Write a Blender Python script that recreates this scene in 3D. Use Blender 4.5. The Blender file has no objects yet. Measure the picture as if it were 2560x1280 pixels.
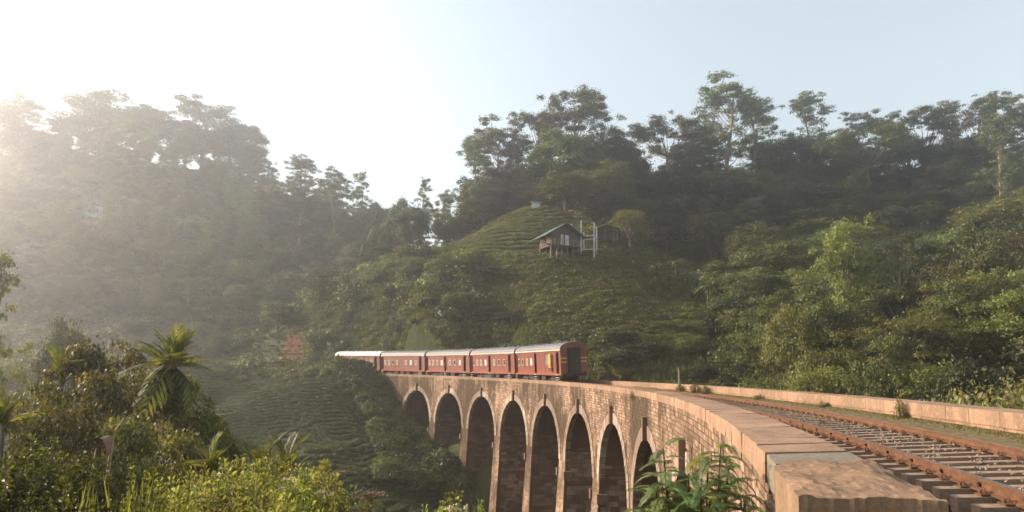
import bpy, math, random
import numpy as np
from math import sin, cos, pi, radians, atan2, sqrt
from mathutils import Vector, Matrix, Euler, noise as mnoise
rnd = random.Random(7)
RNG = np.random.default_rng(11)
sc = bpy.context.scene
COL = sc.collection

# ------------------------------------------------------------------ camera, sky, sun, exposure
FPX, CYP, ROLL, PX0, PIT = 1707.0, 757.156, .011385, 1289.632, radians(7.0)
cam = bpy.data.cameras.new('camera')
cam.sensor_width = 36.0
cam.lens = FPX / 2560 * 36.0
cam.shift_x = -(PX0 - 1280) / 2560
cam.shift_y = (CYP - 640) / 2560
cam.clip_start = .05
cam.clip_end = 3000
cam.dof.use_dof = True
cam.dof.focus_distance = 45
cam.dof.aperture_fstop = 5.6
camo = bpy.data.objects.new('camera', cam)
COL.objects.link(camo)
camo.matrix_world = Matrix.Rotation(radians(90) + PIT, 4, 'X') @ Matrix.Rotation(ROLL * .8, 4, 'Z')
sc.camera = camo

SUN_AZ, SUN_EL = radians(-74), radians(23)          # azimuth from +Y, positive to the right
w = bpy.data.worlds.new('World'); sc.world = w; w.use_nodes = True
nt = w.node_tree
sky = nt.nodes.new('ShaderNodeTexSky'); sky.sky_type = 'NISHITA'
sky.sun_disc = False
sky.sun_elevation = SUN_EL
sky.sun_rotation = SUN_AZ
sky.air_density = 1.9; sky.dust_density = 2.2; sky.ozone_density = 1.6; sky.altitude = 900
bg = nt.nodes['Background']
hsv = nt.nodes.new('ShaderNodeHueSaturation'); hsv.inputs['Saturation'].default_value = .55
nt.links.new(sky.outputs[0], hsv.inputs['Color']); nt.links.new(hsv.outputs[0], bg.inputs[0]); bg.inputs[1].default_value = .128
sl = bpy.data.lights.new('sun', 'SUN'); sl.energy = 5.0; sl.angle = radians(.6); sl.color = (1.0, .84, .68)
so = bpy.data.objects.new('sun', sl); COL.objects.link(so)
sdir = Vector((sin(SUN_AZ) * cos(SUN_EL), cos(SUN_AZ) * cos(SUN_EL), sin(SUN_EL)))
so.rotation_euler = sdir.to_track_quat('Z', 'Y').to_euler()
so.location = sdir * 300
sc.view_settings.view_transform = 'Standard'
sc.view_settings.look = 'None'
sc.view_settings.exposure = 1.15
sc.view_settings.gamma = 1.0
sc.view_settings.use_curve_mapping = False
sc.render.engine = 'CYCLES'
cy = sc.cycles
cy.max_bounces = 5; cy.diffuse_bounces = 2; cy.glossy_bounces = 2; cy.transmission_bounces = 3; cy.volume_bounces = 1
cy.transparent_max_bounces = 6
cy.use_denoising = True
cy.sample_clamp_indirect = 6
cy.caustics_reflective = False; cy.caustics_refractive = False
HAZE_DENSITY = .00125

# ------------------------------------------------------------------ track curve: s along the parapet edge, d to the right of it
G, G1, X0, Y0, P0, K0, K1 = .022936, 4.7e-5, 5.830518, 40., .050696, .009004, 4e-6
W, DL, HC, HR, HP, DP, L, SR, CANT = .9313, 2.6797, -.0412, .3562, -.0961, 6.2218, 13.3525, 23.436, .0592
DC = DL + .838
DOUT = DP + W
S = np.arange(-80, 200, .25)
_ps = P0 + K0 * S + K1 * S * S / 2
_i0 = int(np.argmin(abs(S)))
_x = np.concatenate([[0], np.cumsum(-np.sin((_ps[1:] + _ps[:-1]) / 2) * .25)])
_y = np.concatenate([[0], np.cumsum(np.cos((_ps[1:] + _ps[:-1]) / 2) * .25)])
CX = _x - _x[_i0] + X0; CYC = _y - _y[_i0] + Y0
def psi(s): return float(np.interp(s, S, _ps))
def zt(s, h): return -(h - G * s - G1 * s * s / 2)
def P(s, d, h):
    q = psi(s)
    return (float(np.interp(s, S, CX)) + d * cos(q), float(np.interp(s, S, CYC)) + d * sin(q), zt(s, h))
def sdist(x, y):
    i = int(np.argmin((CX - x) ** 2 + (CYC - y) ** 2)); q = _ps[i]
    dx, dy = x - CX[i], y - CYC[i]
    return S[i] - sin(q) * dx + cos(q) * dy, cos(q) * dx + sin(q) * dy
def spot(px, py, Y):                     # the point of the place that stands Y metres ahead on that sight line
    u = (px - PX0) / FPX; v = -(py - CYP - ROLL * (px - PX0)) / FPX
    yy = cos(PIT) - v * sin(PIT)
    return (u / yy * Y, Y, (sin(PIT) + v * cos(PIT)) / yy * Y)

# ------------------------------------------------------------------ materials
def new_mat(name):
    m = bpy.data.materials.new(name); m.use_nodes = True
    n = m.node_tree; b = n.nodes['Principled BSDF']
    return m, n, b
def N(n, t, **k):
    o = n.nodes.new(t)
    for a, v in k.items():
        if a.startswith('i_'): o.inputs[a[2:].replace('_', ' ')].default_value = v
        else: setattr(o, a, v)
    return o
def coords(n, kind='Object', scale=(1, 1, 1)):
    t = N(n, 'ShaderNodeTexCoord'); m = N(n, 'ShaderNodeMapping')
    m.inputs['Scale'].default_value = scale
    n.links.new(t.outputs[kind], m.inputs[0]); return m.outputs[0]
def noise(n, vec, scale, detail=5, rough=.6):
    o = N(n, 'ShaderNodeTexNoise'); o.inputs['Scale'].default_value = scale
    o.inputs['Detail'].default_value = detail; o.inputs['Roughness'].default_value = rough
    if vec is not None: n.links.new(vec, o.inputs['Vector'])
    return o.outputs[0]
def ramp(n, fac, stops):
    r = N(n, 'ShaderNodeValToRGB'); e = r.color_ramp.elements
    e[0].position, e[0].color = stops[0][0], (*stops[0][1], 1)
    e[1].position, e[1].color = stops[-1][0], (*stops[-1][1], 1)
    for p, c in stops[1:-1]:
        x = e.new(p); x.color = (*c, 1)
    n.links.new(fac, r.inputs[0]); return r.outputs[0]
def mixc(n, f, a, b, mode='MIX'):
    m = N(n, 'ShaderNodeMix', data_type='RGBA', blend_type=mode)
    for i, v in ((0, f), (6, a), (7, b)):
        if hasattr(v, 'is_output'): n.links.new(v, m.inputs[i])
        elif i == 0: m.inputs[0].default_value = v
        else: m.inputs[i].default_value = (*v, 1)
    return m.outputs[2]
def mth(n, op, a, b=None):
    m = N(n, 'ShaderNodeMath', operation=op)
    for i, v in ((0, a), (1, b)):
        if v is None: continue
        if hasattr(v, 'is_output'): n.links.new(v, m.inputs[i])
        else: m.inputs[i].default_value = v
    return m.outputs[0]
def bump(n, b, h, strength=.5, dist=.02):
    o = N(n, 'ShaderNodeBump'); o.inputs['Strength'].default_value = strength; o.inputs['Distance'].default_value = dist
    n.links.new(h, o.inputs['Height']); n.links.new(o.outputs[0], b.inputs['Normal'])
def plain(name, col, rough=.7, var=.25, scale=6, metal=0, spec=.4, stretch=(1, 1, 1), bmp=.2):
    m, n, b = new_mat(name)
    v = coords(n, 'Object', stretch); f = noise(n, v, scale, 6, .65)
    a = tuple(c * (1 - var) for c in col); c2 = tuple(min(1, c * (1 + var)) for c in col)
    n.links.new(ramp(n, f, [(.3, a), (.7, c2)]), b.inputs['Base Color'])
    b.inputs['Roughness'].default_value = rough; b.inputs['Metallic'].default_value = metal
    b.inputs['Specular IOR Level'].default_value = spec
    if bmp: bump(n, b, f, bmp, .01)
    return m
def stone(name, light, dark, stain, amount=.5, top=0):
    """old masonry: tone of each piece at random, vertical run-off stains, grain"""
    m, n, b = new_mat(name)
    oi = N(n, 'ShaderNodeObjectInfo'); geo = N(n, 'ShaderNodeNewGeometry')
    at_ = N(n, 'ShaderNodeAttribute', attribute_name='tone')
    v = N(n, 'ShaderNodeMapping'); v.inputs['Scale'].default_value = (1.3, 1.3, .14); n.links.new(geo.outputs['Position'], v.inputs[0])
    v = v.outputs[0]
    v2 = geo.outputs['Position']
    f1 = noise(n, v, 1.6, 6, .7); f2 = noise(n, v2, .16, 4, .6); f3 = noise(n, v2, 22, 4, .7)
    t = mth(n, 'ADD', mth(n, 'MULTIPLY', oi.outputs['Random'], .3), mth(n, 'MULTIPLY', at_.outputs['Fac'], .8))
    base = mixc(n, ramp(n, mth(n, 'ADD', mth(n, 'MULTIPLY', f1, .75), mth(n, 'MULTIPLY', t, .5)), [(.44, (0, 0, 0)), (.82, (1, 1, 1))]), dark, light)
    s = mth(n, 'MULTIPLY', ramp(n, mth(n, 'ADD', mth(n, 'MULTIPLY', f1, .55), mth(n, 'MULTIPLY', f2, .75)), [(.53, (0, 0, 0)), (.70, (1, 1, 1))]), amount)
    c = mixc(n, s, base, stain)
    g = ramp(n, f3, [(.35, (.72, .72, .72)), (.65, (1.12, 1.12, 1.12))])
    n.links.new(mixc(n, 1.0, c, g, 'MULTIPLY'), b.inputs['Base Color'])
    b.inputs['Roughness'].default_value = .92; b.inputs['Specular IOR Level'].default_value = .2
    bump(n, b, mth(n, 'ADD', f3, mth(n, 'MULTIPLY', f1, 1.5)), .55, .012)
    return m
def foliage(name, a, b_, trans=.4, rough=.55):
    m, n, b = new_mat(name)
    at_ = N(n, 'ShaderNodeAttribute', attribute_name='tone'); oi = N(n, 'ShaderNodeObjectInfo')
    c = mixc(n, at_.outputs['Fac'], a, b_)
    hs = N(n, 'ShaderNodeHueSaturation')
    n.links.new(mth(n, 'ADD', mth(n, 'MULTIPLY', oi.outputs['Random'], .06), .468), hs.inputs['Hue'])
    n.links.new(mth(n, 'ADD', mth(n, 'MULTIPLY', oi.outputs['Random'], .7), .65), hs.inputs['Value'])
    n.links.new(c, hs.inputs['Color'])
    n.links.new(hs.outputs[0], b.inputs['Base Color'])
    b.inputs['Roughness'].default_value = rough; b.inputs['Specular IOR Level'].default_value = .35
    tr = N(n, 'ShaderNodeBsdfTranslucent'); mx = N(n, 'ShaderNodeMixShader'); mx.inputs[0].default_value = trans
    tc = mixc(n, 1.0, hs.outputs[0], (1.5, 1.35, .55), 'MULTIPLY')
    n.links.new(tc, tr.inputs[0]); n.links.new(b.outputs[0], mx.inputs[1]); n.links.new(tr.outputs[0], mx.inputs[2])
    n.links.new(mx.outputs[0], n.nodes['Material Output'].inputs[0])
    return m
def pits(m, scale, lo, hi, dark):
    n = m.node_tree; b = n.nodes['Principled BSDF']; g = N(n, 'ShaderNodeNewGeometry'); f = noise(n, g.outputs['Position'], scale, 2, .5)
    src_ = b.inputs['Base Color'].links[0].from_socket
    n.links.new(mixc(n, ramp(n, f, [(lo, (1, 1, 1)), (hi, (0, 0, 0))]), src_, dark), b.inputs['Base Color'])
M = {}
M['wall'] = stone('old_block_masonry', (.53, .35, .24), (.21, .13, .08), (.075, .047, .026), .98)
M['mortar'] = stone('mortar', (.20, .14, .10), (.10, .065, .045), (.05, .033, .02), .7)
M['ring'] = stone('arch_ring_stone', (.56, .44, .35), (.34, .225, .165), (.14, .09, .06), .75)
M['coping'] = stone('coping_stone', (.41, .255, .165), (.335, .205, .13), (.16, .105, .065), .7)
pits(M['coping'], 5.5, .33, .44, (.30, .19, .12))
M['coping_grey'] = stone('grey_coping_stone', (.27, .22, .165), (.21, .17, .125), (.15, .125, .095), .5)
M['rough'] = stone('crumbling_end_stone', (.41, .26, .165), (.29, .18, .11), (.13, .085, .05), .6)
M['parapet'] = stone('parapet_face_stone', (.50, .30, .185), (.32, .19, .115), (.15, .098, .055), .8)
pits(M['rough'], 38, .34, .42, (.20, .13, .085))
M['soffit'] = stone('inner_arch_masonry', (.44, .30, .215), (.17, .085, .05), (.07, .042, .027), .7)  # arch undersides and pier sides, redder and darker than the outer wall
M['key'] = stone('keystone', (.42, .28, .19), (.25, .15, .10), (.10, .07, .05), .6)
def rust_mat():
    m, n, b = new_mat('rusty_rail_steel')
    g = N(n, 'ShaderNodeNewGeometry'); f = noise(n, g.outputs['Position'], 9, 6, .7); f2 = noise(n, g.outputs['Position'], 60, 3, .7)
    n.links.new(ramp(n, mth(n, 'ADD', mth(n, 'MULTIPLY', f, .7), mth(n, 'MULTIPLY', f2, .3)), [(.34, (.045, .02, .011)), (.52, (.13, .055, .022)), (.72, (.27, .125, .05))]), b.inputs['Base Color'])
    b.inputs['Roughness'].default_value = .7; b.inputs['Metallic'].default_value = .15
    bump(n, b, f2, .5, .004); return m
M['rust'] = rust_mat()
M['steel'] = plain('polished_rail_top', (.30, .27, .25), .32, .2, 20, .8)
M['sleeper'] = plain('weathered_sleeper_wood', (.25, .17, .115), .85, .35, 5, 0, .2, (12, 1, 12), .6)
M['ballast'] = plain('shade_black_ballast', (.022, .017, .012), .95, .5, 14, 0, .1, (1, 1, 1), .8)  # near-black colour stands in for the deep shade in the sleeper gaps
M['pebble'] = plain('ballast_stone', (.24, .18, .135), .9, .35, 9)
def ground_mat():
    m, n, b = new_mat('hill_ground')
    g = N(n, 'ShaderNodeNewGeometry'); p = g.outputs['Position']
    f = noise(n, p, .35, 8, .7); f2 = noise(n, p, .045, 5, .6); f3 = noise(n, p, 3.5, 4, .7)
    c = ramp(n, f, [(.3, (.035, .04, .017)), (.55, (.06, .07, .026)), (.75, (.085, .075, .035))])
    r = ramp(n, f2, [(.57, (0, 0, 0)), (.61, (1, 1, 1))])
    c = mixc(n, mth(n, 'MULTIPLY', r, .75), c, (.20, .075, .035))
    c = mixc(n, 1.0, c, ramp(n, f3, [(.3, (.6, .6, .6)), (.7, (1.25, 1.25, 1.25))]), 'MULTIPLY')
    n.links.new(c, b.inputs['Base Color']); b.inputs['Roughness'].default_value = .95; b.inputs['Specular IOR Level'].default_value = .1
    bump(n, b, mth(n, 'ADD', f, f3), .8, .15); return m
M['ground'] = ground_mat()
M['bark'] = plain('pale_bark', (.22, .18, .135), .85, .3, 4, 0, .2, (1, 1, .3), .5)
M['bark_mid'] = plain('grey_brown_bark', (.12, .095, .07), .85, .3, 4, 0, .2, (1, 1, .3), .5)
M['bark_dark'] = plain('dark_bark', (.11, .085, .06), .9, .3, 4, 0, .2, (1, 1, .3), .5)
M['leaf_dark'] = foliage('leaf_dark_green', (.02, .028, .008), (.06, .072, .018), .3)
M['leaf_mid'] = foliage('leaf_mid_green', (.048, .064, .014), (.135, .15, .036), .35)
M['leaf_pale'] = foliage('leaf_grey_green', (.054, .072, .02), (.14, .155, .048), .35)
M['leaf_yellow'] = foliage('leaf_yellow_green', (.085, .095, .022), (.19, .19, .045), .4)
M['leaf_rust'] = foliage('leaf_rusty', (.065, .048, .018), (.14, .092, .032), .35)
M['leaf_bright'] = foliage('leaf_bright_green', (.13, .15, .045), (.29, .29, .11), .45, .45)
M['leaf_brown'] = foliage('leaf_olive_brown', (.05, .055, .017), (.145, .135, .045), .4)
M['tea'] = foliage('tea_leaf', (.035, .05, .016), (.09, .115, .032), .3)
M['palm'] = foliage('palm_leaf', (.05, .07, .018), (.17, .17, .045), .4, .6)
M['dry'] = plain('dry_leaf', (.19, .12, .065), .7, .35, 12)
M['flower'] = plain('pale_flower', (.62, .50, .44), .8, .2, 30)
M['orange'] = plain('orange_bloom', (.42, .19, .05), .7, .3, 30)
M['train'] = None
def train_mat():
    m, n, b = new_mat('train_red_paint')
    v = coords(n, 'Object', (1, 1, 1)); sx = N(n, 'ShaderNodeSeparateXYZ'); n.links.new(v, sx.inputs[0])
    f = noise(n, coords(n, 'Object', (1, 1, .35)), 2.2, 6, .7); f2 = noise(n, v, 25, 3, .6)
    oi = N(n, 'ShaderNodeObjectInfo')
    c = ramp(n, mth(n, 'ADD', mth(n, 'MULTIPLY', f, .8), mth(n, 'MULTIPLY', f2, .2)), [(.3, (.115, .022, .011)), (.7, (.215, .048, .02))])
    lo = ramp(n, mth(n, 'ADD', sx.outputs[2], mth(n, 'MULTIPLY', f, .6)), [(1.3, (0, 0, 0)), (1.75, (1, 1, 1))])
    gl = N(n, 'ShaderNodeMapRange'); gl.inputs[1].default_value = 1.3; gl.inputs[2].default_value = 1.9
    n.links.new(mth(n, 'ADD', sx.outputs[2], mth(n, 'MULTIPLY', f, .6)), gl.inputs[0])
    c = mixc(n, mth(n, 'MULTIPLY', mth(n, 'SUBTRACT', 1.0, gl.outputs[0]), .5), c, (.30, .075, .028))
    n.links.new(c, b.inputs['Base Color']); b.inputs['Roughness'].default_value = .5
    return m
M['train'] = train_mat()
M['train_dark'] = plain('train_dark_maroon', (.07, .012, .009), .55, .3, 3)
M['roofmetal'] = plain('carriage_roof_paint', (.14, .137, .137), .5, .12, 2, .0, .5, (.3, 1, 1), .1)
M['cream'] = plain('cream_window_frame', (.55, .46, .34), .5, .1, 8)
M['glass'] = plain('dark_window_pane', (.03, .03, .027), .15, .2, 2, 0, .6, (1, 1, 1), 0)
M['shutter'] = plain('grey_green_shutter', (.17, .16, .12), .6, .2, 5)
M['white'] = plain('white_curtain', (.62, .60, .58), .8, .1, 5)
M['yellow'] = plain('yellow_paint', (.48, .29, .06), .5, .15, 5)
M['black'] = plain('black_undergear', (.022, .018, .015), .7, .4, 6)
M['conc'] = plain('raw_concrete', (.50, .49, .46), .85, .15, 3)
M['plank'] = plain('reddish_timber_boards', (.10, .065, .05), .85, .3, 4, 0, .2, (1, 1, .2), .4)
M['greenroof'] = plain('green_sheet_roof', (.07, .125, .10), .6, .2, 3)
M['tin'] = plain('old_tin_roof', (.40, .36, .33), .55, .25, 3, .2)
M['whiteroof'] = plain('white_sheet_roof', (.6, .6, .62), .5, .08, 2)
M['bluewall'] = plain('pale_blue_wall', (.45, .55, .62), .8, .1, 2)
M['pinkwall'] = plain('faded_red_wall', (.30, .15, .12), .85, .2, 2)
M['orangewall'] = plain('orange_plaster_wall', (.42, .19, .09), .85, .2, 2)
M['tarp'] = plain('blue_tarpaulin', (.04, .24, .34), .5, .2, 3)
M['cloth'] = plain('washed_cloth', (.5, .45, .42), .8, .3, 5)

# ------------------------------------------------------------------ mesh helpers
class MB:
    def __init__(self): self.v = []; self.f = []; self.t = []; self.mi = []
    def add(self, vs, fs, tone=0., mi=0):
        o = len(self.v); self.v += [tuple(v) for v in vs]; self.f += [tuple(i + o for i in f) for f in fs]
        self.t += [tone] * len(vs); self.mi += [mi] * len(fs)
    def box(self, a, b, tone=0., mi=0):
        x0, y0, z0 = a; x1, y1, z1 = b
        self.add([(x0, y0, z0), (x1, y0, z0), (x1, y1, z0), (x0, y1, z0), (x0, y0, z1), (x1, y0, z1), (x1, y1, z1), (x0, y1, z1)],
                 [(0, 3, 2, 1), (4, 5, 6, 7), (0, 1, 5, 4), (1, 2, 6, 5), (2, 3, 7, 6), (3, 0, 4, 7)], tone, mi)
    def hexa(self, p, tone=0., mi=0):
        self.add(p, [(0, 3, 2, 1), (4, 5, 6, 7), (0, 1, 5, 4), (1, 2, 6, 5), (2, 3, 7, 6), (3, 0, 4, 7)], tone, mi)
    def tube(self, pts, rad, n=6, mi=0, caps=True):
        pts = [Vector(p) for p in pts]; o = len(self.v); rings = []
        for i, p in enumerate(pts):
            t = (pts[min(i + 1, len(pts) - 1)] - pts[max(i - 1, 0)]).normalized()
            a = t.cross(Vector((0, 0, 1)) if abs(t.z) < .95 else Vector((1, 0, 0))).normalized(); b = t.cross(a)
            r = rad[i] if hasattr(rad, '__len__') else rad
            rings.append([tuple(p + (a * cos(2 * pi * k / n) + b * sin(2 * pi * k / n)) * r) for k in range(n)])
        vs = [v for r in rings for v in r]; fs = []
        for i in range(len(pts) - 1):
            for k in range(n):
                fs.append((i * n + k, i * n + (k + 1) % n, (i + 1) * n + (k + 1) % n, (i + 1) * n + k))
        if caps: fs += [tuple(range(n - 1, -1, -1)), tuple((len(pts) - 1) * n + k for k in range(n))]
        self.add(vs, fs, 0., mi)
    def mesh(self, name, mats):
        m = bpy.data.meshes.new(name); m.from_pydata(self.v, [], self.f)
        a = m.attributes.new('tone', 'FLOAT', 'POINT'); a.data.foreach_set('value', np.array(self.t, 'f'))
        for x in (mats if isinstance(mats, (list, tuple)) else [mats]): m.materials.append(x)
        if any(self.mi): m.polygons.foreach_set('material_index', np.array(self.mi, 'i'))
        m.update(); return m
def link(name, data, parent=None, loc=None, rot=None, scale=None):
    o = bpy.data.objects.new(name, data); COL.objects.link(o)
    if parent is not None: o.parent = parent
    if loc is not None: o.location = loc
    if rot is not None: o.rotation_euler = rot
    if scale is not None: o.scale = scale
    return o
def tag(o, label=None, cat=None, group=None, kind=None):
    if label: o['label'] = label
    if cat: o['category'] = cat
    if group: o['group'] = group
    if kind: o['kind'] = kind
    return o
def thing(name, label, cat, loc=(0, 0, 0), rz=0, group=None):
    o = bpy.data.objects.new(name, None); COL.objects.link(o); o.location = loc; o.rotation_euler = (0, 0, rz)
    o.empty_display_size = .2
    return tag(o, label, cat, group)
def copy_tree(o, label=None, name=None):
    c = o.copy(); COL.objects.link(c)
    if label: c['label'] = label
    for ch in o.children:
        d = ch.copy(); COL.objects.link(d); d.parent = c
        for g in ch.children:
            e = g.copy(); COL.objects.link(e); e.parent = d
    return c
def quad_mesh(name, V, mat, tone=None, tri=False):
    """V: (n,4,3) array of loose leaves"""
    n = len(V); k = V.shape[1]
    m = bpy.data.meshes.new(name)
    if tri:                                            # folded leaf: base, left, tip, right -> two triangles
        m.vertices.add(n * 4); m.vertices.foreach_set('co', V.reshape(-1).astype('f'))
        idx = (np.arange(n)[:, None] * 4 + np.array([0, 1, 2, 0, 2, 3])[None]).reshape(-1)
        m.loops.add(len(idx)); m.loops.foreach_set('vertex_index', idx.astype('i'))
        m.polygons.add(n * 2); m.polygons.foreach_set('loop_start', (np.arange(n * 2) * 3).astype('i'))
    else:
        m.vertices.add(n * 4); m.vertices.foreach_set('co', V.reshape(-1).astype('f'))
        m.loops.add(n * 4); m.loops.foreach_set('vertex_index', np.arange(n * 4).astype('i'))
        m.polygons.add(n); m.polygons.foreach_set('loop_start', (np.arange(n) * 4).astype('i'))
    a = m.attributes.new('tone', 'FLOAT', 'POINT')
    if tone is None: tone = RNG.random(n)
    a.data.foreach_set('value', np.repeat(tone, 4).astype('f'))
    m.materials.append(mat); m.update(calc_edges=True); m.validate(); return m
def unit(v): return v / (np.linalg.norm(v, axis=-1, keepdims=True) + 1e-9)
def leaves(c, nrm, size, aspect=.55, fold=0., tdir=None):
    n = len(c); r = RNG.normal(size=(n, 3)) if tdir is None else tdir
    t = unit(r - (r * nrm).sum(1, keepdims=True) * nrm); b = np.cross(nrm, t)
    sz = size if hasattr(size, '__len__') else np.full(n, size); sz = sz[:, None]
    p0 = c - t * sz / 2; p2 = c + t * sz / 2
    up = nrm * sz * fold
    return np.stack([p0, c + b * sz * aspect / 2 + up, p2, c - b * sz * aspect / 2 + up], 1)
def dirs(n, zmin=-1.):
    v = unit(RNG.normal(size=(n * 3, 3))); v = v[v[:, 2] > zmin][:n]
    return v
# ------------------------------------------------------------------ terrain
CP = []
def cp(px, py, Y): CP.append(spot(px, py, Y))
for q in [(1330, 530, 135), (1400, 548, 130), (1250, 562, 135), (1180, 604, 132), (1100, 645, 131), (1020, 672, 131), (940, 700, 132), (860, 735, 135), (780, 765, 138), (700, 800, 142), (620, 840, 146), (540, 885, 150),
          (1100, 700, 160), (940, 770, 165), (700, 850, 172), (1250, 620, 160), (1400, 600, 165),
          (1400, 655, 113), (1300, 705, 112), (1200, 725, 114), (1050, 765, 117), (1450, 760, 98), (1300, 805, 102), (1150, 825, 110), (1000, 845, 119), (880, 862, 129), (1500, 880, 86), (1350, 872, 93), (1480, 700, 108), (1480, 640, 118),
          (1600, 640, 128), (1560, 600, 135), (1600, 810, 98), (1700, 870, 92), (1750, 770, 108), (1800, 680, 125), (1900, 640, 132),
          (1350, 545, 165), (1500, 520, 165), (1700, 490, 168), (1900, 480, 172), (2100, 480, 172), (2300, 480, 165), (2500, 470, 155), (2560, 450, 150), (2560, 560, 130), (2350, 580, 135),
          (1500, 600, 195), (1900, 560, 200), (2300, 560, 195), (2560, 560, 190),
          (2000, 800, 100), (2200, 720, 108), (2400, 700, 103), (2560, 680, 98), (2000, 1010, 76), (2300, 980, 72), (2520, 950, 66), (2560, 1150, 48), (1800, 980, 78), (2200, 1150, 55),
          (0, 400, 255), (100, 390, 255), (280, 410, 262), (420, 425, 262), (600, 465, 258), (700, 520, 252), (850, 590, 242), (960, 625, 236), (1060, 640, 232), (0, 620, 210), (300, 620, 206), (600, 670, 195), (820, 710, 186),
          (100, 800, 175), (380, 830, 168), (580, 830, 168), (0, 900, 135), (200, 890, 132), (300, 930, 112), (430, 925, 118), (600, 890, 128), (680, 870, 133), (560, 900, 126), (0, 560, 300), (400, 560, 310), (800, 640, 300),
          (840, 938, 104), (700, 938, 112), (560, 938, 118), (900, 1005, 96), (700, 1050, 97), (500, 1050, 101), (950, 1150, 81), (700, 1150, 83), (850, 1275, 66), (1000, 1275, 63), (600, 1275, 67),
          (1000, 1030, 101), (1085, 1160, 90), (1150, 1240, 82), (1200, 1310, 75)]: cp(*q)
CP += [(0, 0, -1.75), (-6, 4, -3.0), (-3, 9, -3.6), (-10, 14, -5.5), (0, 15, -6.8), (-5, 25, -11), (3, 25, -13), (5, 40, -20), (-10, 45, -18), (14, 45, -20), (-30, 50, -15), (-60, 60, -9), (20, 30, -15), (15, 15, -8), (10, 4, -2.2), (6, 0, -1.7), (30, 50, -16), (-20, 25, -9), (-40, 25, -8),
       (7, 95, -13), (3, 78, -18), (10, 68, -21), (-4, 104, -8), (14, 58, -21),
       (3, 8, -4.0), (-1, 5, -2.9), (-2, -10, -1), (20, -10, -1), (0, -60, 8), (60, -60, 5), (-60, -60, 0), (-80, 0, -4), (-120, 80, 0), (90, 10, -4), (110, 60, 12), (-170, 160, 20), (-200, 250, 75), (180, 130, 45), (200, 200, 30), (150, 260, 10), (0, 300, 30), (-100, 340, 60), (-220, 340, 50),
       (300, -200, 10), (-300, -200, 10), (-350, 100, 40), (350, 100, 40), (300, 380, 20), (-350, 420, 40), (0, 440, 20), (0, -250, 15)]
CP = np.array(CP)
def _tps(r2): return .5 * r2 * np.log(r2 + 1e-6)
_n = len(CP)
_A = _tps(((CP[:, None, :2] - CP[None, :, :2]) ** 2).sum(-1)) ; _A += np.eye(_n) * 40.
_Pm = np.c_[np.ones(_n), CP[:, :2]]
_sol = np.linalg.solve(np.block([[_A, _Pm], [_Pm.T, np.zeros((3, 3))]]), np.r_[CP[:, 2], 0, 0, 0])
def _hn(x, y, k, a, b): return np.sin(x * k + a + 1.7 * np.sin(y * k * .7 + b)) * np.cos(y * k * 1.1 + b + 1.3 * np.sin(x * k * .6))
def H(x, y):
    x = np.atleast_1d(np.asarray(x, float)); y = np.atleast_1d(np.asarray(y, float))
    sh = x.shape; xf = x.ravel(); yf = y.ravel(); z = np.empty(len(xf))
    for i in range(0, len(xf), 20000):
        q = np.c_[xf[i:i + 20000], yf[i:i + 20000]]
        z[i:i + 20000] = _tps(((q[:, None] - CP[None, :, :2]) ** 2).sum(-1)) @ _sol[:_n] + _sol[_n] + q @ _sol[_n + 1:]
    dist = np.hypot(xf, yf); k = np.clip((dist - 25) / 60, 0, 1)
    z += k * (_hn(xf, yf, .11, 1, 2) * 1.0 + _hn(xf, yf, .27, 3, .4) * .5)
    far = np.clip((dist - 380) / 120, 0, 1); z = z * (1 - far) + 25 * far
    # the railway formation
    m = (xf > -140) & (xf < 60) & (yf > -45) & (yf < 210)
    idx = np.where(m)[0]
    if len(idx):
        P2 = np.c_[xf[idx], yf[idx]]; near = np.zeros(len(idx), int); best = np.full(len(idx), 1e9)
        cs = np.arange(0, len(S), 4)
        d2 = (P2[:, 0:1] - CX[cs][None]) ** 2 + (P2[:, 1:2] - CYC[cs][None]) ** 2
        j = cs[np.argmin(d2, 1)]; q = _ps[j]; dx = P2[:, 0] - CX[j]; dy = P2[:, 1] - CYC[j]
        dd = np.cos(q) * dx + np.sin(q) * dy; ss = S[j] - np.sin(q) * dx + np.cos(q) * dy
        tz = -(HR + .50 - G * ss - G1 * ss * ss / 2)
        e = np.abs(dd - DC)
        wgt = np.clip(1 - (e - 3.3) / 9, 0, 1) * np.maximum(np.clip((ss - 76) / 6, 0, 1), np.clip((-39 - ss) / 4, 0, 1))
        wgt = wgt * wgt * (3 - 2 * wgt)
        z[idx] = z[idx] * (1 - wgt) + tz * wgt
        # keep the ground out of the deck space
        mm = (ss > -40) & (ss < 80) & (dd > -1) & (dd < DOUT + 1)
        z[idx] = np.where(mm, np.minimum(z[idx], tz - 1.2), z[idx])
    return z.reshape(sh)
def h1(x, y): return float(H(x, y)[0])
def grid_axis(lo, hi, c, n, k):
    t = np.linspace(-1, 1, n); a = np.sinh(t * k) / np.sinh(k)
    return np.where(a < 0, c + a * (c - lo), c + a * (hi - c))
gx = grid_axis(-520, 520, 0, 330, 1.6)
gy = np.concatenate([np.linspace(-320, -30, 30)[:-1], np.linspace(-30, 130, 190)[:-1], np.linspace(130, 560, 170)])
GX, GY = np.meshgrid(gx, gy); GZ = H(GX, GY)
nx, ny = len(gx), len(gy)
me = bpy.data.meshes.new('hillside')
me.vertices.add(nx * ny); me.vertices.foreach_set('co', np.stack([GX, GY, GZ], -1).reshape(-1).astype('f'))
ii = (np.arange(ny - 1)[:, None] * nx + np.arange(nx - 1)[None]).reshape(-1)
fi = np.stack([ii, ii + 1, ii + nx + 1, ii + nx], 1).reshape(-1)
me.loops.add(len(fi)); me.loops.foreach_set('vertex_index', fi.astype('i'))
me.polygons.add(len(ii)); me.polygons.foreach_set('loop_start', (np.arange(len(ii)) * 4).astype('i'))
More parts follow.
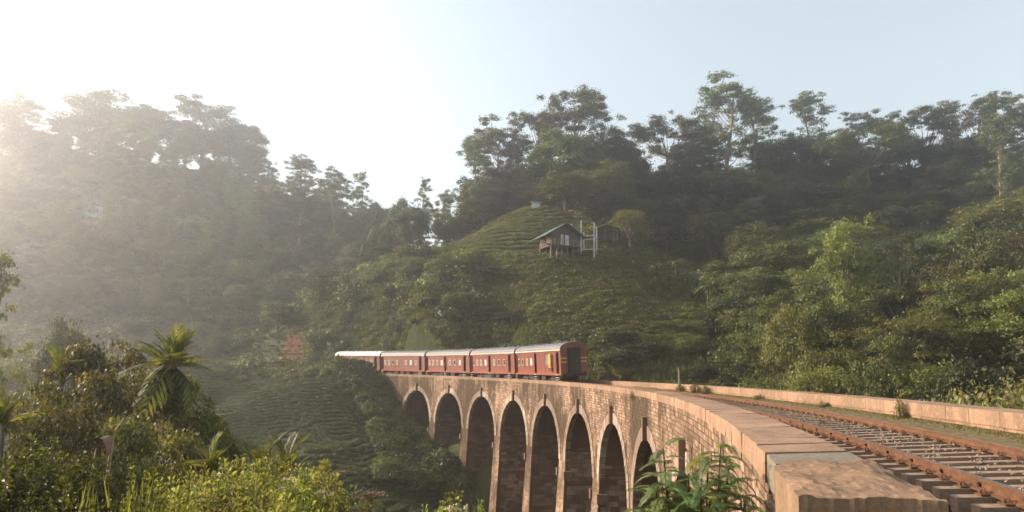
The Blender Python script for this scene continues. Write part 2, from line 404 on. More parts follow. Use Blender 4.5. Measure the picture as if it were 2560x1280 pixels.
me.polygons.foreach_set('use_smooth', np.ones(len(ii), bool))
me.materials.append(M['ground']); me.update(calc_edges=True)
tag(link('hillside', me), 'steep green valley sides and hills around the railway', kind='structure')

# ------------------------------------------------------------------ viaduct
KS = [61.72, 51.7, 41.44, 31.42, 21.44, 11.27, 1.16, -8.62, -18.5]
WCR, RAD, DW = 2.15, 4.1, .07                       # crown below coping top, radius, wall set back under the coping
WSP = WCR + RAD                                      # springing level
S_A, S_B = -35.3, 80.0
via = thing('stone_viaduct', 'curved stone railway viaduct with tall round arches and weathered block walls', 'viaduct', P(21, DC, HC + 20))
IL = Vector(via.location)
def lk(name, mesh, loc=None, rot=None, scale=None, label=None, kind=None, parent=via):
    o = bpy.data.objects.new(name, mesh); COL.objects.link(o); o.parent = parent
    l = Vector(loc) if loc is not None else Vector((0, 0, 0))
    o.location = l - IL
    if rot is not None: o.rotation_euler = rot
    if scale is not None: o.scale = scale
    if label: o['label'] = label
    if kind: o['kind'] = kind
    return o
def soff(s):
    """depth below the coping of the masonry's underside at s (None: pier)"""
    for k in KS:
        a = abs(s - k)
        if a < RAD: return WCR + RAD - sqrt(max(0, RAD * RAD - a * a))
    return None
mb = MB()
PIERB = 25.
def pv(s, d, wdep): return P(s, d, HC + wdep)
ss_list = sorted(set([round(x, 3) for x in np.arange(S_A, S_B, .7)] + [round(k + RAD * sin(a), 3) for k in KS for a in np.linspace(-pi / 2, pi / 2, 25)]))
ss_list = [s for s in ss_list if s <= S_B]
def bottom(s0, s1):
    m = (s0 + s1) / 2
    return soff(m) is not None
for s0, s1 in zip(ss_list[:-1], ss_list[1:]):
    if s1 - s0 < 1e-3: continue
    if bottom(s0, s1):
        def so_(s):
            v = soff(s); return WSP if v is None else v
        b0, b1 = so_(s0), so_(s1); mi = 1
    else:
        b0 = b1 = WSP; mi = 0
        if s0 > KS[0] + RAD - .01 or s1 < KS[-1] - RAD + .01: b0 = b1 = PIERB
    for d in (DW, DOUT - DW):
        q = [pv(s0, d, b0), pv(s1, d, b1), pv(s1, d, .28), pv(s0, d, .28)]
        mb.add(q, [(0, 1, 2, 3) if d > 1 else (3, 2, 1, 0)])
    mb.add([pv(s0, DW, b0), pv(s0, DOUT - DW, b0), pv(s1, DOUT - DW, b1), pv(s1, DW, b1)], [(0, 1, 2, 3)], 0, 1)
    mb.add([pv(s0, DW, .9), pv(s0, DOUT - DW, .9), pv(s1, DOUT - DW, .9), pv(s1, DW, .9)], [(3, 2, 1, 0)], 0, 0)
for s in (S_A, S_B):
    mb.add([pv(s, DW, PIERB), pv(s, DOUT - DW, PIERB), pv(s, DOUT - DW, .9), pv(s, DW, .9)], [(0, 1, 2, 3)])
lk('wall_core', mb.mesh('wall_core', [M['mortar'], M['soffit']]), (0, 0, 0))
# piers: battered below the springing
BAT, BATS = .062, .02
pier_s = [(KS[i] + KS[i + 1]) / 2 for i in range(8)]
for s in pier_s:
    i = pier_s.index(s); hw0 = (KS[i] - KS[i + 1]) / 2 - RAD
    p = MB(); segs = 7
    for a in range(segs):
        w0 = WSP - .02 + a * (PIERB - WSP) / segs; w1 = WSP - .02 + (a + 1) * (PIERB - WSP) / segs
        def ring(wd):
            e = wd - WSP; hs = hw0 + BATS * e; o = DW - BAT * e
            return [pv(s - hs, o, wd), pv(s + hs, o, wd), pv(s + hs, DOUT - o, wd), pv(s - hs, DOUT - o, wd)]
        r1, r0 = ring(w1), ring(w0)
        p.add(r1 + r0, [(0, 1, 5, 4)], 0, 0); p.add(r1 + r0, [(1, 2, 6, 5)], 0, 1); p.add(r1 + r0, [(2, 3, 7, 6)], 0, 0); p.add(r1 + r0, [(3, 0, 4, 7)], 0, 1)
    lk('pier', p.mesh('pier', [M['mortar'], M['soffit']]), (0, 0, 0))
# facing blocks
CH = .165
def clip_iv(wa, wb):
    """free intervals in s for a course between depths wa..wb (outside the arch rings)"""
    cuts = []
    RO = RAD + .66
    for k in KS:
        wm = (wa + wb) / 2; y = WSP - wm
        if y >= RO: continue
        h = sqrt(RO * RO - y * y) if y > 0 else RO
        if y <= 0: h = RAD - BATS * (-y) + .02
        elif y < 2.6: h = min(h, (KS[0] - KS[1]) / 2 - .16)
        cuts.append((k - h, k + h))
    iv = []; a = S_A + .02
    for c0, c1 in sorted(cuts):
        if c0 > a: iv.append((a, c0))
        a = max(a, c1)
    if a < S_B: iv.append((a, S_B))
    return iv
blocks = []
row = 0; wd = .30
while wd < 19:
    for a, b in clip_iv(wd, wd + CH):
        s = a - (.0 if row % 2 else .24)
        while s < b:
            ln = .42 + rnd.random() * .16
            s0, s1 = max(s, a), min(s + ln, b)
            if s1 - s0 > .08: blocks.append((s0 + .012, s1 - .012, wd + .014, wd + CH - .014))
            s += ln
    wd += CH; row += 1
def face_d(wdep): return DW if wdep < WSP else DW - BAT * (wdep - WSP)
def facing(mbx, s0, s1, w0, w1, pr, tone, skin=.03):
    d0, d1 = face_d(w0), face_d(w1)
    o = [pv(s0, d1 - pr, w1), pv(s1, d1 - pr, w1), pv(s1, d0 - pr, w0), pv(s0, d0 - pr, w0)]
    i = [pv(s0, d1 + skin, w1), pv(s1, d1 + skin, w1), pv(s1, d0 + skin, w0), pv(s0, d0 + skin, w0)]
    mbx.add(o + i, [(3, 2, 1, 0), (0, 1, 5, 4), (1, 2, 6, 5), (2, 3, 7, 6), (3, 0, 4, 7)], tone)
def dist_of(b):
    p = pv((b[0] + b[1]) / 2, DW, (b[2] + b[3]) / 2); return p[0] ** 2 + p[1] ** 2 + p[2] ** 2
def in_view(b):
    p = pv((b[0] + b[1]) / 2, DW, (b[2] + b[3]) / 2); return b[0] > -33.4 and p[2] / p[1] > -.16
order = sorted([b for b in blocks if in_view(b)], key=dist_of)
near_set = set(order[:300])
stuff = MB()
for b in blocks:
    pr = .012 + rnd.random() * .022; tone = rnd.random()
    if b in near_set:
        q = MB(); facing(q, *b, pr, tone); c = Vector(pv((b[0] + b[1]) / 2, DW, b[3]))
        q.v = [tuple(Vector(v) - c) for v in q.v]
        lk('wall_block', q.mesh('wall_block', M['wall']), c)
    else:
        if b[2] > 17 and b[0] < 40: pass
        facing(stuff, *b, pr, tone)
lk('wall_block_courses', stuff.mesh('wall_block_courses', M['wall']), (0, 0, 0), kind='stuff')
ib = MB()
for pi_, s in enumerate(pier_s):
    hw0 = (KS[pi_] - KS[pi_ + 1]) / 2 - RAD
    for sg in (-1, 1):
        wd = WSP - 1.2; rw = 0
        while wd < 19.5:
            e = max(0, wd - WSP); inset = hw0 + BATS * e
            if wd < WSP: k_ = KS[pi_ + (1 if sg < 0 else 0)]; inset = abs(s - k_) - sqrt(RAD * RAD - (WSP - wd - .17) ** 2)
            d = DW + .04 - (.3 if rw % 2 else 0)
            while d < DOUT - DW - .1:
                ln = rnd.uniform(.55, .8); d0, d1 = max(d, DW + .04), min(d + ln, DOUT - DW - .04); pr = rnd.uniform(.005, .035); tn = rnd.random() ** 1.3
                if d1 - d0 > .1:
                    a_, b_ = s + sg * (inset + pr), s + sg * (inset - .06)
                    o = [pv(a_, d0 + .01, wd + .33), pv(a_, d1 - .01, wd + .33), pv(a_, d1 - .01, wd + .01), pv(a_, d0 + .01, wd + .01)]
                    i_ = [pv(b_, d0 + .01, wd + .33), pv(b_, d1 - .01, wd + .33), pv(b_, d1 - .01, wd + .01), pv(b_, d0 + .01, wd + .01)]
                    ib.add(o + i_, [(0, 1, 2, 3) if sg > 0 else (3, 2, 1, 0), (0, 1, 5, 4), (1, 2, 6, 5), (2, 3, 7, 6), (3, 0, 4, 7)], tn)
                d += ln
            wd += .345; rw += 1
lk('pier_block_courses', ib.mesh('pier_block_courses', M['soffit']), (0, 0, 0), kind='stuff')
# arch rings, keystones, corbels
for ki, k in enumerate(KS):
    nv = 31
    for i in range(nv):
        if i == nv // 2: continue
        a0 = -pi / 2 + pi * i / nv + .004; a1 = -pi / 2 + pi * (i + 1) / nv - .004
        q = MB(); pr = .05 + rnd.random() * .012
        ro = RAD + .62
        def pt(a, r, d):
            ds = max(-4.95, min(4.95, r * sin(a))) if r > RAD else r * sin(a)
            if r > RAD and abs(r * sin(a)) > 4.93: ds = math.copysign(4.93, sin(a))
            return Vector(pv(k + ds, d, WSP - r * cos(a)))
        am = (a0 + a1) / 2; c = pt(am, RAD + .35, DW)
        o = [pt(a0, RAD - .01, DW - pr), pt(a1, RAD - .01, DW - pr), pt(a1, ro, DW - pr), pt(a0, ro, DW - pr)]
        n_ = [pt(a0, RAD - .01, DW + .35), pt(a1, RAD - .01, DW + .35), pt(a1, ro, DW + .02), pt(a0, ro, DW + .02)]
        q.add([v - c for v in o + n_], [(3, 2, 1, 0), (0, 1, 5, 4), (1, 2, 6, 5), (2, 3, 7, 6), (3, 0, 4, 7)], rnd.random())
        lk('arch_stone', q.mesh('arch_stone', M['ring']), c)
    q = MB(); c = Vector(pv(k, DW, 1.7)); hw = .12
    pts = []
    for wdp, h_ in ((2.22, hw), (1.16, hw + .03)):
        for d in (DW - .24, DW + .3):
            for sg in (-1, 1): pts.append(Vector(pv(k + sg * h_, d, wdp)) - c)
    a = pts
    q.hexa([a[0], a[1], a[3], a[2], a[4], a[5], a[7], a[6]])
    lk('keystone', q.mesh('keystone', M['key']), c)
for s in pier_s:
    i = pier_s.index(s); hw0 = (KS[i] - KS[i + 1]) / 2 - RAD
    for sg in (-1, 1):
        q = MB(); wd = WSP + .75; c = Vector(pv(s + sg * (hw0 + .1), DW + .25, wd)); q0 = []
        for wz in (wd + .62, wd):
            for d, e in ((DW - .22, -.1), (DW - .22, .25), (DW + .5, .25), (DW + .5, -.1)):
                q0.append(Vector(pv(s + sg * (hw0 + e), d, wz)) - c)
        q.hexa(q0); lk('corbel', q.mesh('corbel', M['key']), c)
# coping stones and the right-hand parapet
def seg_box(s0, s1, d0, d1, w0, w1, hbase, mat, name, skew=0., rough=0., rel=True, label=None):
    q = MB(); c = Vector(P((s0 + s1) / 2, (d0 + d1) / 2, hbase + w1)); n = 2
    j = lambda: (rnd.random() - .5) * rough
    pts = []
    for wz in (w1, w0):
        for s, d in ((s0, d0), (s1, d0), (s1, d1), (s0, d1)):
            pts.append(Vector(P(s + (skew if d == d1 else 0) + j(), d + j(), hbase + wz + j())) - c)
    q.hexa([pts[0], pts[3], pts[2], pts[1], pts[4], pts[7], pts[6], pts[5]], rnd.random())
    return lk(name, q.mesh(name, mat), c, label=label)
s = -31.9; joints = [s]
while s < 83: s += rnd.choice([.78, .86, .95, 1.05]); joints.append(s)
for a, b in zip(joints[:-1], joints[1:]):
    seg_box(a + .006, b - .006, 0, W, 0, .30, HC, M['coping'], 'coping_stone', skew=.55 if a < -20 else .3, rough=.02)
seg_box(-32.75, -31.91, 0, W, 0, .32, HC, M['coping'], 'coping_stone', skew=.5, rough=.01)
seg_box(-33.6, -32.77, .02, W, .012, .34, HC, M['coping_grey'], 'coping_stone', skew=.45, rough=.01, label='grey coping stone near the broken parapet end')
# crumbling end block with a chipped top
q = MB(); c = Vector(P(-34.5, .45, HC + .3)); nu, nv_ = 34, 30; vs = []
for i in range(nu):
    for j in range(nv_):
        u, v = i / (nu - 1), j / (nv_ - 1); s_ = -35.3 + u * (1.66 + .42 * v); d_ = -.015 + v * (W + .03)
        edge = min(u * 3, 1) * min(v * 6, 1, (1 - v) * 6)
        ridge = .045 * max(0, 1 - abs(v - .55 - .35 * u) * 4) + .03 * sin(u * 5 + v * 7) * edge
        vs.append(Vector(P(s_ + (rnd.random() - .5) * .015 * (1 if 0 < i < nu - 1 else .5), d_ + (rnd.random() - .5) * .012, HC - .0 + .03 * (1 - edge) - ridge * .7 + (rnd.random() - .5) * .006 - .028 * mnoise.noise(Vector((s_ * 3.5, d_ * 3.5, 0))) - .022 * max(0, mnoise.noise(Vector((s_ * 11, d_ * 11, 3)))))) - c)
fs = [(i * nv_ + j, (i + 1) * nv_ + j, (i + 1) * nv_ + j + 1, i * nv_ + j + 1) for i in range(nu - 1) for j in range(nv_ - 1)]
fs = [tuple(reversed(f)) for f in fs]
q.add(vs, fs)
rim = [(i, 0) for i in range(nu)] + [(nu - 1, j) for j in range(1, nv_)] + [(i, nv_ - 1) for i in range(nu - 2, -1, -1)] + [(0, j) for j in range(nv_ - 2, 0, -1)]
top = [vs[i * nv_ + j] for i, j in rim]; bot = [v - Vector((0, 0, .62)) for v in top]; m_ = len(top)
q.add(top + bot, [(k, (k + 1) % m_, m_ + (k + 1) % m_, m_ + k) for k in range(m_)])
lk('end_block', q.mesh('end_block', M['rough']), c, label='rough crumbling stone block at the near end of the parapet')
seg_box(-35.28, -31, .03, W - .03, .55, 2.6, HC, M['wall'], 'parapet_foot')
# inner face of left parapet
q = MB()
for a in np.arange(S_A, S_B, 1.0):
    q.add([P(a, W - .04, HC + .29), P(a + 1, W - .04, HC + .29), P(a + 1, W - .04, HC + 1.1), P(a, W - .04, HC + 1.1)], [(0, 1, 2, 3)])
lk('parapet_inner_face', q.mesh('parapet_inner_face', M['parapet']), (0, 0, 0))
s = -39.; js = [s]
while s < 82: s += rnd.choice([.95, 1.1, 1.2, 1.3]); js.append(s)
for a, b in zip(js[:-1], js[1:]):
    seg_box(a + .005, b - .005, DP - .03, DOUT, 0, .34, HP, M['coping'], 'parapet_coping', rough=.008)
for rr, (wa, wb) in enumerate(((.345, .62), (.625, 1.02))):
    s = -39. + rr * .4
    while s < 50:
        ln = .75 + rnd.random() * .4
        seg_box(s + .004, s + ln - .004, DP + (rnd.random()) * .012, DOUT - .05, wa, wb - .004, HP, M['parapet'], 'parapet_stone')
        s += ln
seg_box(50.5, 83, DP, DOUT - .04, .35, 1.02, HP, M['parapet'], 'parapet_wall')
q = MB()
for a in np.arange(-39, S_B, 1.0):
    q.add([P(a, DOUT - .3, HP + 1.0), P(a + 1, DOUT - .3, HP + 1.0), P(a + 1, DOUT - .3, HP + 2.4), P(a, DOUT - .3, HP + 2.4)], [(0, 1, 2, 3)])
lk('parapet_backing', q.mesh('parapet_backing', M['mortar']), (0, 0, 0))

# ------------------------------------------------------------------ track
def rz(s, d, dz=0.):                                 # height on the canted track plane, dz above the rail top
    return zt(s, HR) + (d - DL) * CANT + dz
def T(s, d, dz): x, y, _ = P(s, d, 0); return (x, y, rz(s, d, dz))
M['soil'] = plain('sandy_track_edge', (.115, .09, .045), .95, .4, 8, 0, .1)
bed = MB(); SE = np.arange(-46, 125, 1.0)
for a in SE:
    for d0, d1, z0, z1 in ((W - .05, 2.2, -.42, -.38), (2.2, 4.9, -.38, -.38), (4.9, DP + .05, -.34, -.17)):
        bed.add([T(a, d0, z0), T(a, d1, z1), T(a + 1, d1, z1), T(a + 1, d0, z0)], [(0, 1, 2, 3)], 0, 1 if d0 > 4.5 else 0)
tag(link('track_bed', bed.mesh('track_bed', [M['ballast'], M['soil']])), 'ballast bed between the parapets, blackened for the shade between sleepers', kind='structure')
trk = thing('railway_track', 'single broad gauge railway track of rusty rails on worn timber sleepers', 'railway track', P(0, DC, HR + .3))
IT = Vector(trk.location)
def prof_sweep(prof, d_c, s_a, s_b, step, mats, mis):
    q = MB(); n = len(prof); sv = np.arange(s_a, s_b + .01, step); vs = []
    for a in sv:
        for (x, z) in prof: vs.append(Vector(T(a, d_c + x, z)) - IT)
    for i in range(len(sv) - 1):
        for k in range(n):
            q.f.append((i * n + k, i * n + (k + 1) % n, (i + 1) * n + (k + 1) % n, (i + 1) * n + k)); q.mi.append(mis[k])
    q.v = [tuple(v) for v in vs]; q.t = [0.] * len(vs); return q
prof = [(-.065, -.155), (-.065, -.140), (-.012, -.125), (-.012, -.04), (-.034, -.03), (-.034, -.004), (-.027, 0), (.027, 0), (.034, -.004), (.034, -.03), (.012, -.04), (.012, -.125), (.065, -.140), (.065, -.155)]
mis = [0] * 14; mis[6] = 1; mis[5] = 0; mis[7] = 0
for d in (DL, DL + 1.676):
    o = link('rail', prof_sweep(prof, d, -46, 122, .5, None, mis).mesh('rail', [M['rust'], M['steel']]), trk)
sm = []
for v in range(5):
    q = MB(); r = rnd.random
    hl = 1.24; a = [(-hl - r() * .06, -.13, -.2), (hl + r() * .06, -.13, -.2), (hl + r() * .06, .13, -.2), (-hl - r() * .04, .13, -.2)]
    t_ = [(x, y * (1 - r() * .06), z + .2 - r() * .008) for x, y, z in a]
    q.hexa(a + t_, r()); sm.append(q.mesh('sleeper', M['sleeper']))
clip = MB(); clip.box((-.16, -.10, 0), (.16, .10, .018)); 
for sg in (-1, 1):
    clip.tube([(sg * .075, -.06, .02), (sg * .10, -.05, .055), (sg * .085, 0, .075), (sg * .10, .05, .05), (sg * .13, .045, .02)], .011, 5)
    clip.tube([(sg * .125, 0, .0), (sg * .125, 0, .05)], .016, 5)
clip_m = clip.mesh('rail_clip', M['rust'])
bolt = MB(); bolt.tube([(0, 0, 0), (.05, 0, 0)], [.03, .022], 6); bolt_m = bolt.mesh('rail_bolt', M['black'])
s = -45.2; ci = 0
while s < 120:
    q_ = psi(s); jz = (rnd.random() - .5) * .012
    Rm = Matrix.Rotation(q_ + (rnd.random() - .5) * .02 , 4, 'Z') @ Matrix.Rotation(-CANT, 4, 'Y')
    p = Vector(T(s, DC, -.158 + jz)) - IT
    o = link('sleeper', rnd.choice(sm), trk, p, Rm.to_euler())
    if s < 5:
        for d in (DL, DL + 1.676):
            link('rail_clip', clip_m, trk, Vector(T(s, d, -.157)) - IT, Rm.to_euler())
    if -40 < s < -8 and ci % 2 == 0:
        link('rail_bolt', bolt_m, trk, Vector(T(s + .28, DL - .045, -.082)) - IT, Rm.to_euler())
    ci += 1
    s += .574 + (rnd.random() - .5) * .1
# loose stones and weeds on the bed
pm = MB()
def pebble(mbx, p, r):
    vs = []
    for a in range(5):
        for z in (-.5, .45):
            an = a * 1.2566 + rnd.random() * .5; rr_ = r * (.7 + rnd.random() * .5)
            vs.append((p[0] + cos(an) * rr_, p[1] + sin(an) * rr_, p[2] + z * r + rnd.random() * r * .3))
    fs = [(a * 2, ((a + 1) % 5) * 2, ((a + 1) % 5) * 2 + 1, a * 2 + 1) for a in range(5)] + [tuple(a * 2 + 1 for a in range(5))]
    mbx.add(vs, fs, rnd.random())
for i in range(2600):
    s_ = -40 + 75 * rnd.random() ** 1.7; d_ = 1.0 + rnd.random() * 5.0
    hi = rnd.random() < .35 and DL + .1 < d_ < DL + 1.6
    pebble(pm, T(s_, d_, -.15 if hi and False else -.36 + rnd.random() * .06), .018 + rnd.random() * .03)
for i in range(700):                                  # chips lying on and against the sleepers
    s_ = -32 + 20 * rnd.random(); d_ = DL + .12 + rnd.random() * 1.45
    pebble(pm, T(s_, d_, -.175 + rnd.random() * .03), .014 + rnd.random() * .016)
tag(link('ballast_stones', pm.mesh('ballast_stones', M['pebble'])), 'loose ballast stones between the sleepers', kind='stuff')
def blades(n, pos_fn, hmin, hmax, wd, lean=.4):
    c = np.array([pos_fn() for _ in range(n)]); h = hmin + RNG.random(n) * (hmax - hmin)
    a = RNG.random(n) * 2 * pi; ln = RNG.random(n) * lean
    t = np.stack([np.cos(a) * ln, np.sin(a) * ln, np.ones(n)], 1); b = np.stack([-np.sin(a), np.cos(a), 0 * a], 1)
    p2 = c + t * h[:, None]; mid = c + t * h[:, None] * .5 - np.stack([np.cos(a), np.sin(a), 0 * a], 1) * (ln * h * .12)[:, None]
    return np.stack([c - b * wd / 3, mid + b * wd / 2, p2, mid - b * wd / 2], 1)
def gpos():
    s_ = -40 + 110 * rnd.random() ** 1.3; d_ = DP - .05 - abs(rnd.gauss(0, .30)); d_ = max(d_, DL + 1.9)
    x, y, z = T(s_, d_, -.2); return (x, y, z)
V1 = blades(8000, gpos, .03, .08, .02, 1.3)
def gpos2():
    c_ = rnd.choice([-29.5, -27.8, -26.6, -24, -20, -14, -8, -33.5]); s_ = c_ + rnd.gauss(0, .5); d_ = rnd.choice([1.25, 2.0, 2.1, 5.0, 4.7]) + rnd.gauss(0, .12)
    return T(s_, max(W + .02, d_), -.38)
V2 = blades(2500, gpos2, .05, .2, .02, .8)
tag(link('trackside_grass', quad_mesh('trackside_grass', np.concatenate([V1, V2]), M['leaf_brown'])), 'short dry green grass along the foot of the right parapet', kind='stuff')

# ------------------------------------------------------------------ train: five carriages
def arc_pts(hw, ze, zr, n=14):
    return [(hw * cos(pi * i / n), ze + (zr - ze) * sin(pi * i / n) ** .75) for i in range(n + 1)]
BW, ZB, ZE, ZR, CL = 1.33, 1.06, 3.28, 3.98, 12.95
def carriage(doors, wins, label, last=False, opens=(), whites=()):
    """local frame: x forward along the track from the rear end, y to the left, z up from the rail"""
    t = thing('train_carriage', label, 'train carriage', group='red carriages of the train on the viaduct')
    body = MB()
    dw = .33
    for sg in (1, -1):
        edges = [0.] + sorted(sum([[d - dw, d + dw] for d in doors], [])) + [CL]
        for a, b in zip(edges[::2], edges[1::2]):
            if b - a > .05: body.box((a, min(sg * BW, sg * (BW - .06)), ZB), (b, max(sg * BW, sg * (BW - .06)), ZE))
        for d in doors:
            body.box((d - dw, min(sg * BW, sg * (BW - .06)), ZE - .22), (d + dw, max(sg * BW, sg * (BW - .06)), ZE))
        for z in np.arange(ZB + .12, ZE - .1, .165):     # horizontal matchboard beads
            for a, b in zip(edges[::2], edges[1::2]):
                if b - a > .05: body.box((a + .01, min(sg * (BW + .012), sg * BW), z), (b - .01, max(sg * (BW + .012), sg * BW), z + .022))
        body.box((0, min(sg * (BW + .02), sg * (BW - .06)), ZB - .16), (CL, max(sg * (BW + .02), sg * (BW - .06)), ZB))
    body.box((0, -BW + .06, ZB - .1), (CL, BW - .06, ZB + .02))
    ar = arc_pts(BW - .02, ZE - .02, ZR - .04)
    for xe, di in ((0.0, .07), (CL - .07, .07)):
        f = [(xe, y, z) for y, z in ar] + [(xe, -BW + .06, ZB), (xe, BW - .06, ZB)]
        b_ = [(xe + di, y, z) for x, y, z in f]; n = len(f)
        body.add(f + b_, [tuple(range(n - 1, -1, -1)), tuple(range(n, 2 * n))] + [(i, (i + 1) % n, n + (i + 1) % n, n + i) for i in range(n)])
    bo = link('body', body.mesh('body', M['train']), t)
    rf = MB(); ao = arc_pts(BW + .06, ZE, ZR); ai = arc_pts(BW, ZE - .04, ZR - .05); n = len(ao)
    vs = [(x, y, z) for x in (-.06, CL + .06) for y, z in ao] + [(x, y, z) for x in (-.06, CL + .06) for y, z in ai]
    fs = []
    for i in range(n - 1):
        fs += [(i, i + 1, n + i + 1, n + i), (2 * n + i + 1, 2 * n + i, 3 * n + i, 3 * n + i + 1), (i + 1, i, 2 * n + i, 2 * n + i + 1), (n + i, n + i + 1, 3 * n + i + 1, 3 * n + i)]
    fs += [(0, n, 3 * n, 2 * n), (n - 1, 3 * n - 1, 4 * n - 1, 2 * n - 1)]
    rf.add(vs, fs); link('roof', rf.mesh('roof', M['roofmetal']), t)
    gm = MB(); gm.box((-.05, BW + .03, ZE - .06), (CL + .05, BW + .09, ZE + .05)); gm.box((-.05, -BW - .09, ZE - .06), (CL + .05, -BW - .03, ZE + .05))
    link('gutter', gm.mesh('gutter', M['cream']), t)
    vm = MB(); vm.tube([(0, 0, -.05), (0, 0, .08)], [.14, .14], 8); vm.tube([(0, 0, .08), (0, 0, .15)], [.24, .10], 8)
    vmm = vm.mesh('roof_vent', M['roofmetal'])
    for x in ([1.0, 2.1, 3.4, 4.2, 7.6, 8.6, 11.2] if last else [2.2, 3.4, 7.7, 8.7, 12.]):
        for y in (.32, -.32): link('roof_vent', vmm, t, (x, y, ZR - .04))
    fm = MB(); a, b = .27, .36
    fm.box((-a, 0, -b), (a, .035, -b + .075)); fm.box((-a, 0, b - .06), (a, .035, b)); fm.box((-a, 0, -b + .075), (-a + .05, .03, b - .06)); fm.box((a - .05, 0, -b + .075), (a, .03, b - .06))
    fmm = fm.mesh('window', M['cream'])
    def pane(mat, full=1.):
        p = MB(); p.box((-a + .05, .004, -b + .075), (a - .05, .02, -b + .075 + (2 * b - .135) * full)); return p.mesh('pane', M[mat])
    pm_ = {k: pane(k) for k in ('glass', 'shutter', 'white')}
    half = {k: pane(k, .62) for k in ('white', 'shutter')}
    for sg in (1, -1):
        for i, x in enumerate(wins):
            wo = link('window', fmm, t, (x, sg * BW, 2.22), (0, 0, 0 if sg > 0 else pi))
            link('pane', pm_['white'] if i in whites else pm_['glass'] if i in opens else pm_['shutter'], wo, (0, 0, 0))
        for d in doors:
            q = MB(); q.box((d - dw, min(sg * (BW - .34), sg * (BW - .38)), ZB), (d + dw, max(sg * (BW - .34), sg * (BW - .38)), ZE - .2)); q.box((d - .2, min(sg * (BW - .34), sg * (BW - .32)), 1.95), (d + .2, max(sg * (BW - .34), sg * (BW - .32)), 2.7), 0, 1)
            link('door', q.mesh('door', [M['train_dark'], M['glass']]), t)
            q = MB()
            for k in range(3): q.box((d - .34, min(sg * (BW - .12 + .02 * k), sg * (BW + .1 + .02 * k)), .92 - k * .23), (d + .34, max(sg * (BW - .12 + .02 * k), sg * (BW + .1 + .02 * k)), .955 - k * .23))
            for e in (-.35, .33): q.box((d + e, min(sg * (BW - .1), sg * (BW - .07)), .42), (d + e + .02, max(sg * (BW - .1), sg * (BW - .07)), 1.0), 0, 1)
            link('step', q.mesh('step', [M['cream'], M['black']]), t)
    und = MB(); und.box((.15, -.9, .78), (CL - .15, .9, .94))
    for x in (4.6, 6.3, 8.0): und.box((x, .5, .42), (x + 1.1, 1.15, .8)); und.box((x + .2, -1.15, .42), (x + 1.2, -.5, .8))
    link('underframe', und.mesh('underframe', M['black']), t)
    for xb in (2.4, CL - 2.4):
        bg_ = MB()
        for y in (.98, -.98): bg_.box((-1.25, y - .06, .48), (1.25, y + .06, .66)); bg_.box((-.5, y - .12, .30), (.5, y + .12, .5))
        bg_.box((-.25, -.95, .5), (.25, .95, .8))
        bo_ = link('bogie', bg_.mesh('bogie', M['black']), t, (xb, 0, 0))
        wh = MB()
        for y in (.80, -.80): wh.tube([(0, y - .06, 0), (0, y + .06, 0)], .42, 16)
        wh.tube([(0, -.8, 0), (0, .8, 0)], .07, 6)
        wm = wh.mesh('wheelset', M['rust'])
        for x in (-.95, .95): link('wheelset', wm, bo_, (x, 0, .42))
    # gangway and couplings
    gw = MB(); gw.box((-.16, -.62, ZB + .05), (-.001, .62, 3.45)); gw.box((-.20, -.55, ZB + .1), (-.161, .55, 3.35), 0, 1)
    link('gangway', gw.mesh('gangway', [M['black'], M['black']]), t)
    gw = MB(); gw.box((CL + .001, -.6, ZB + .1), (CL + .22, .6, 3.3)); link('gangway', gw.mesh('gangway', M['black']), t)
    bf = MB()
    for y in (.88, -.88): bf.tube([(-.42, y, .98), (0, y, .98)], .09, 8); bf.tube([(-.47, y, .98), (-.42, y, .98)], .2, 10)
    bf.box((-.06, -1.2, .80), (.05, 1.2, 1.04)); bf.box((-.35, -.08, .82), (-.05, .08, .96))
    link('buffers', bf.mesh('buffers', M['black']), t)
    if last:
        for z in (2.42, 2.08):
            for y0_, y1_ in ((.68, BW - .01), (-BW + .01, -.68)):
                q = MB(); q.box((-.012, y0_, z), (-.001, y1_, z + .12)); link('yellow_stripe', q.mesh('yellow_stripe', M['yellow']), t)
        q = MB(); q.box((2.05, BW, 1.62), (2.62, BW + .22, 2.92)); link('guard_lookout', q.mesh('guard_lookout', M['yellow']), t)
        q = MB(); q.box((2.10, BW + .221, 1.75), (2.16, BW + .23, 2.8)); link('lookout_shade', q.mesh('lookout_shade', M['glass']), t)  # dark strip painted for the shaded rear side of the lookout
        q = MB(); q.box((2.9, BW + .005, 1.25), (3.95, BW + .035, 3.05)); q.box((3.1, BW + .035, 1.9), (3.7, BW + .05, 2.85), 0, 1); q.box((3.96, BW + .002, 1.2), (4.1, BW + .016, 3.08), 0, 2)
        link('luggage_door', q.mesh('luggage_door', [M['train'], M['shutter'], M['black']]), t)
        q = MB(); q.tube([(-.02, .5, 3.2), (-.14, .5, 3.2)], .08, 8); link('tail_lamp', q.mesh('tail_lamp', M['black']), t)
        q = MB(); q.box((2.0, BW + .01, 1.42), (2.35, BW + .16, 1.5)); q.box((2.12, BW + .01, 1.2), (2.2, BW + .1, 1.42)); link('bracket', q.mesh('bracket', M['black']), t)
    return t
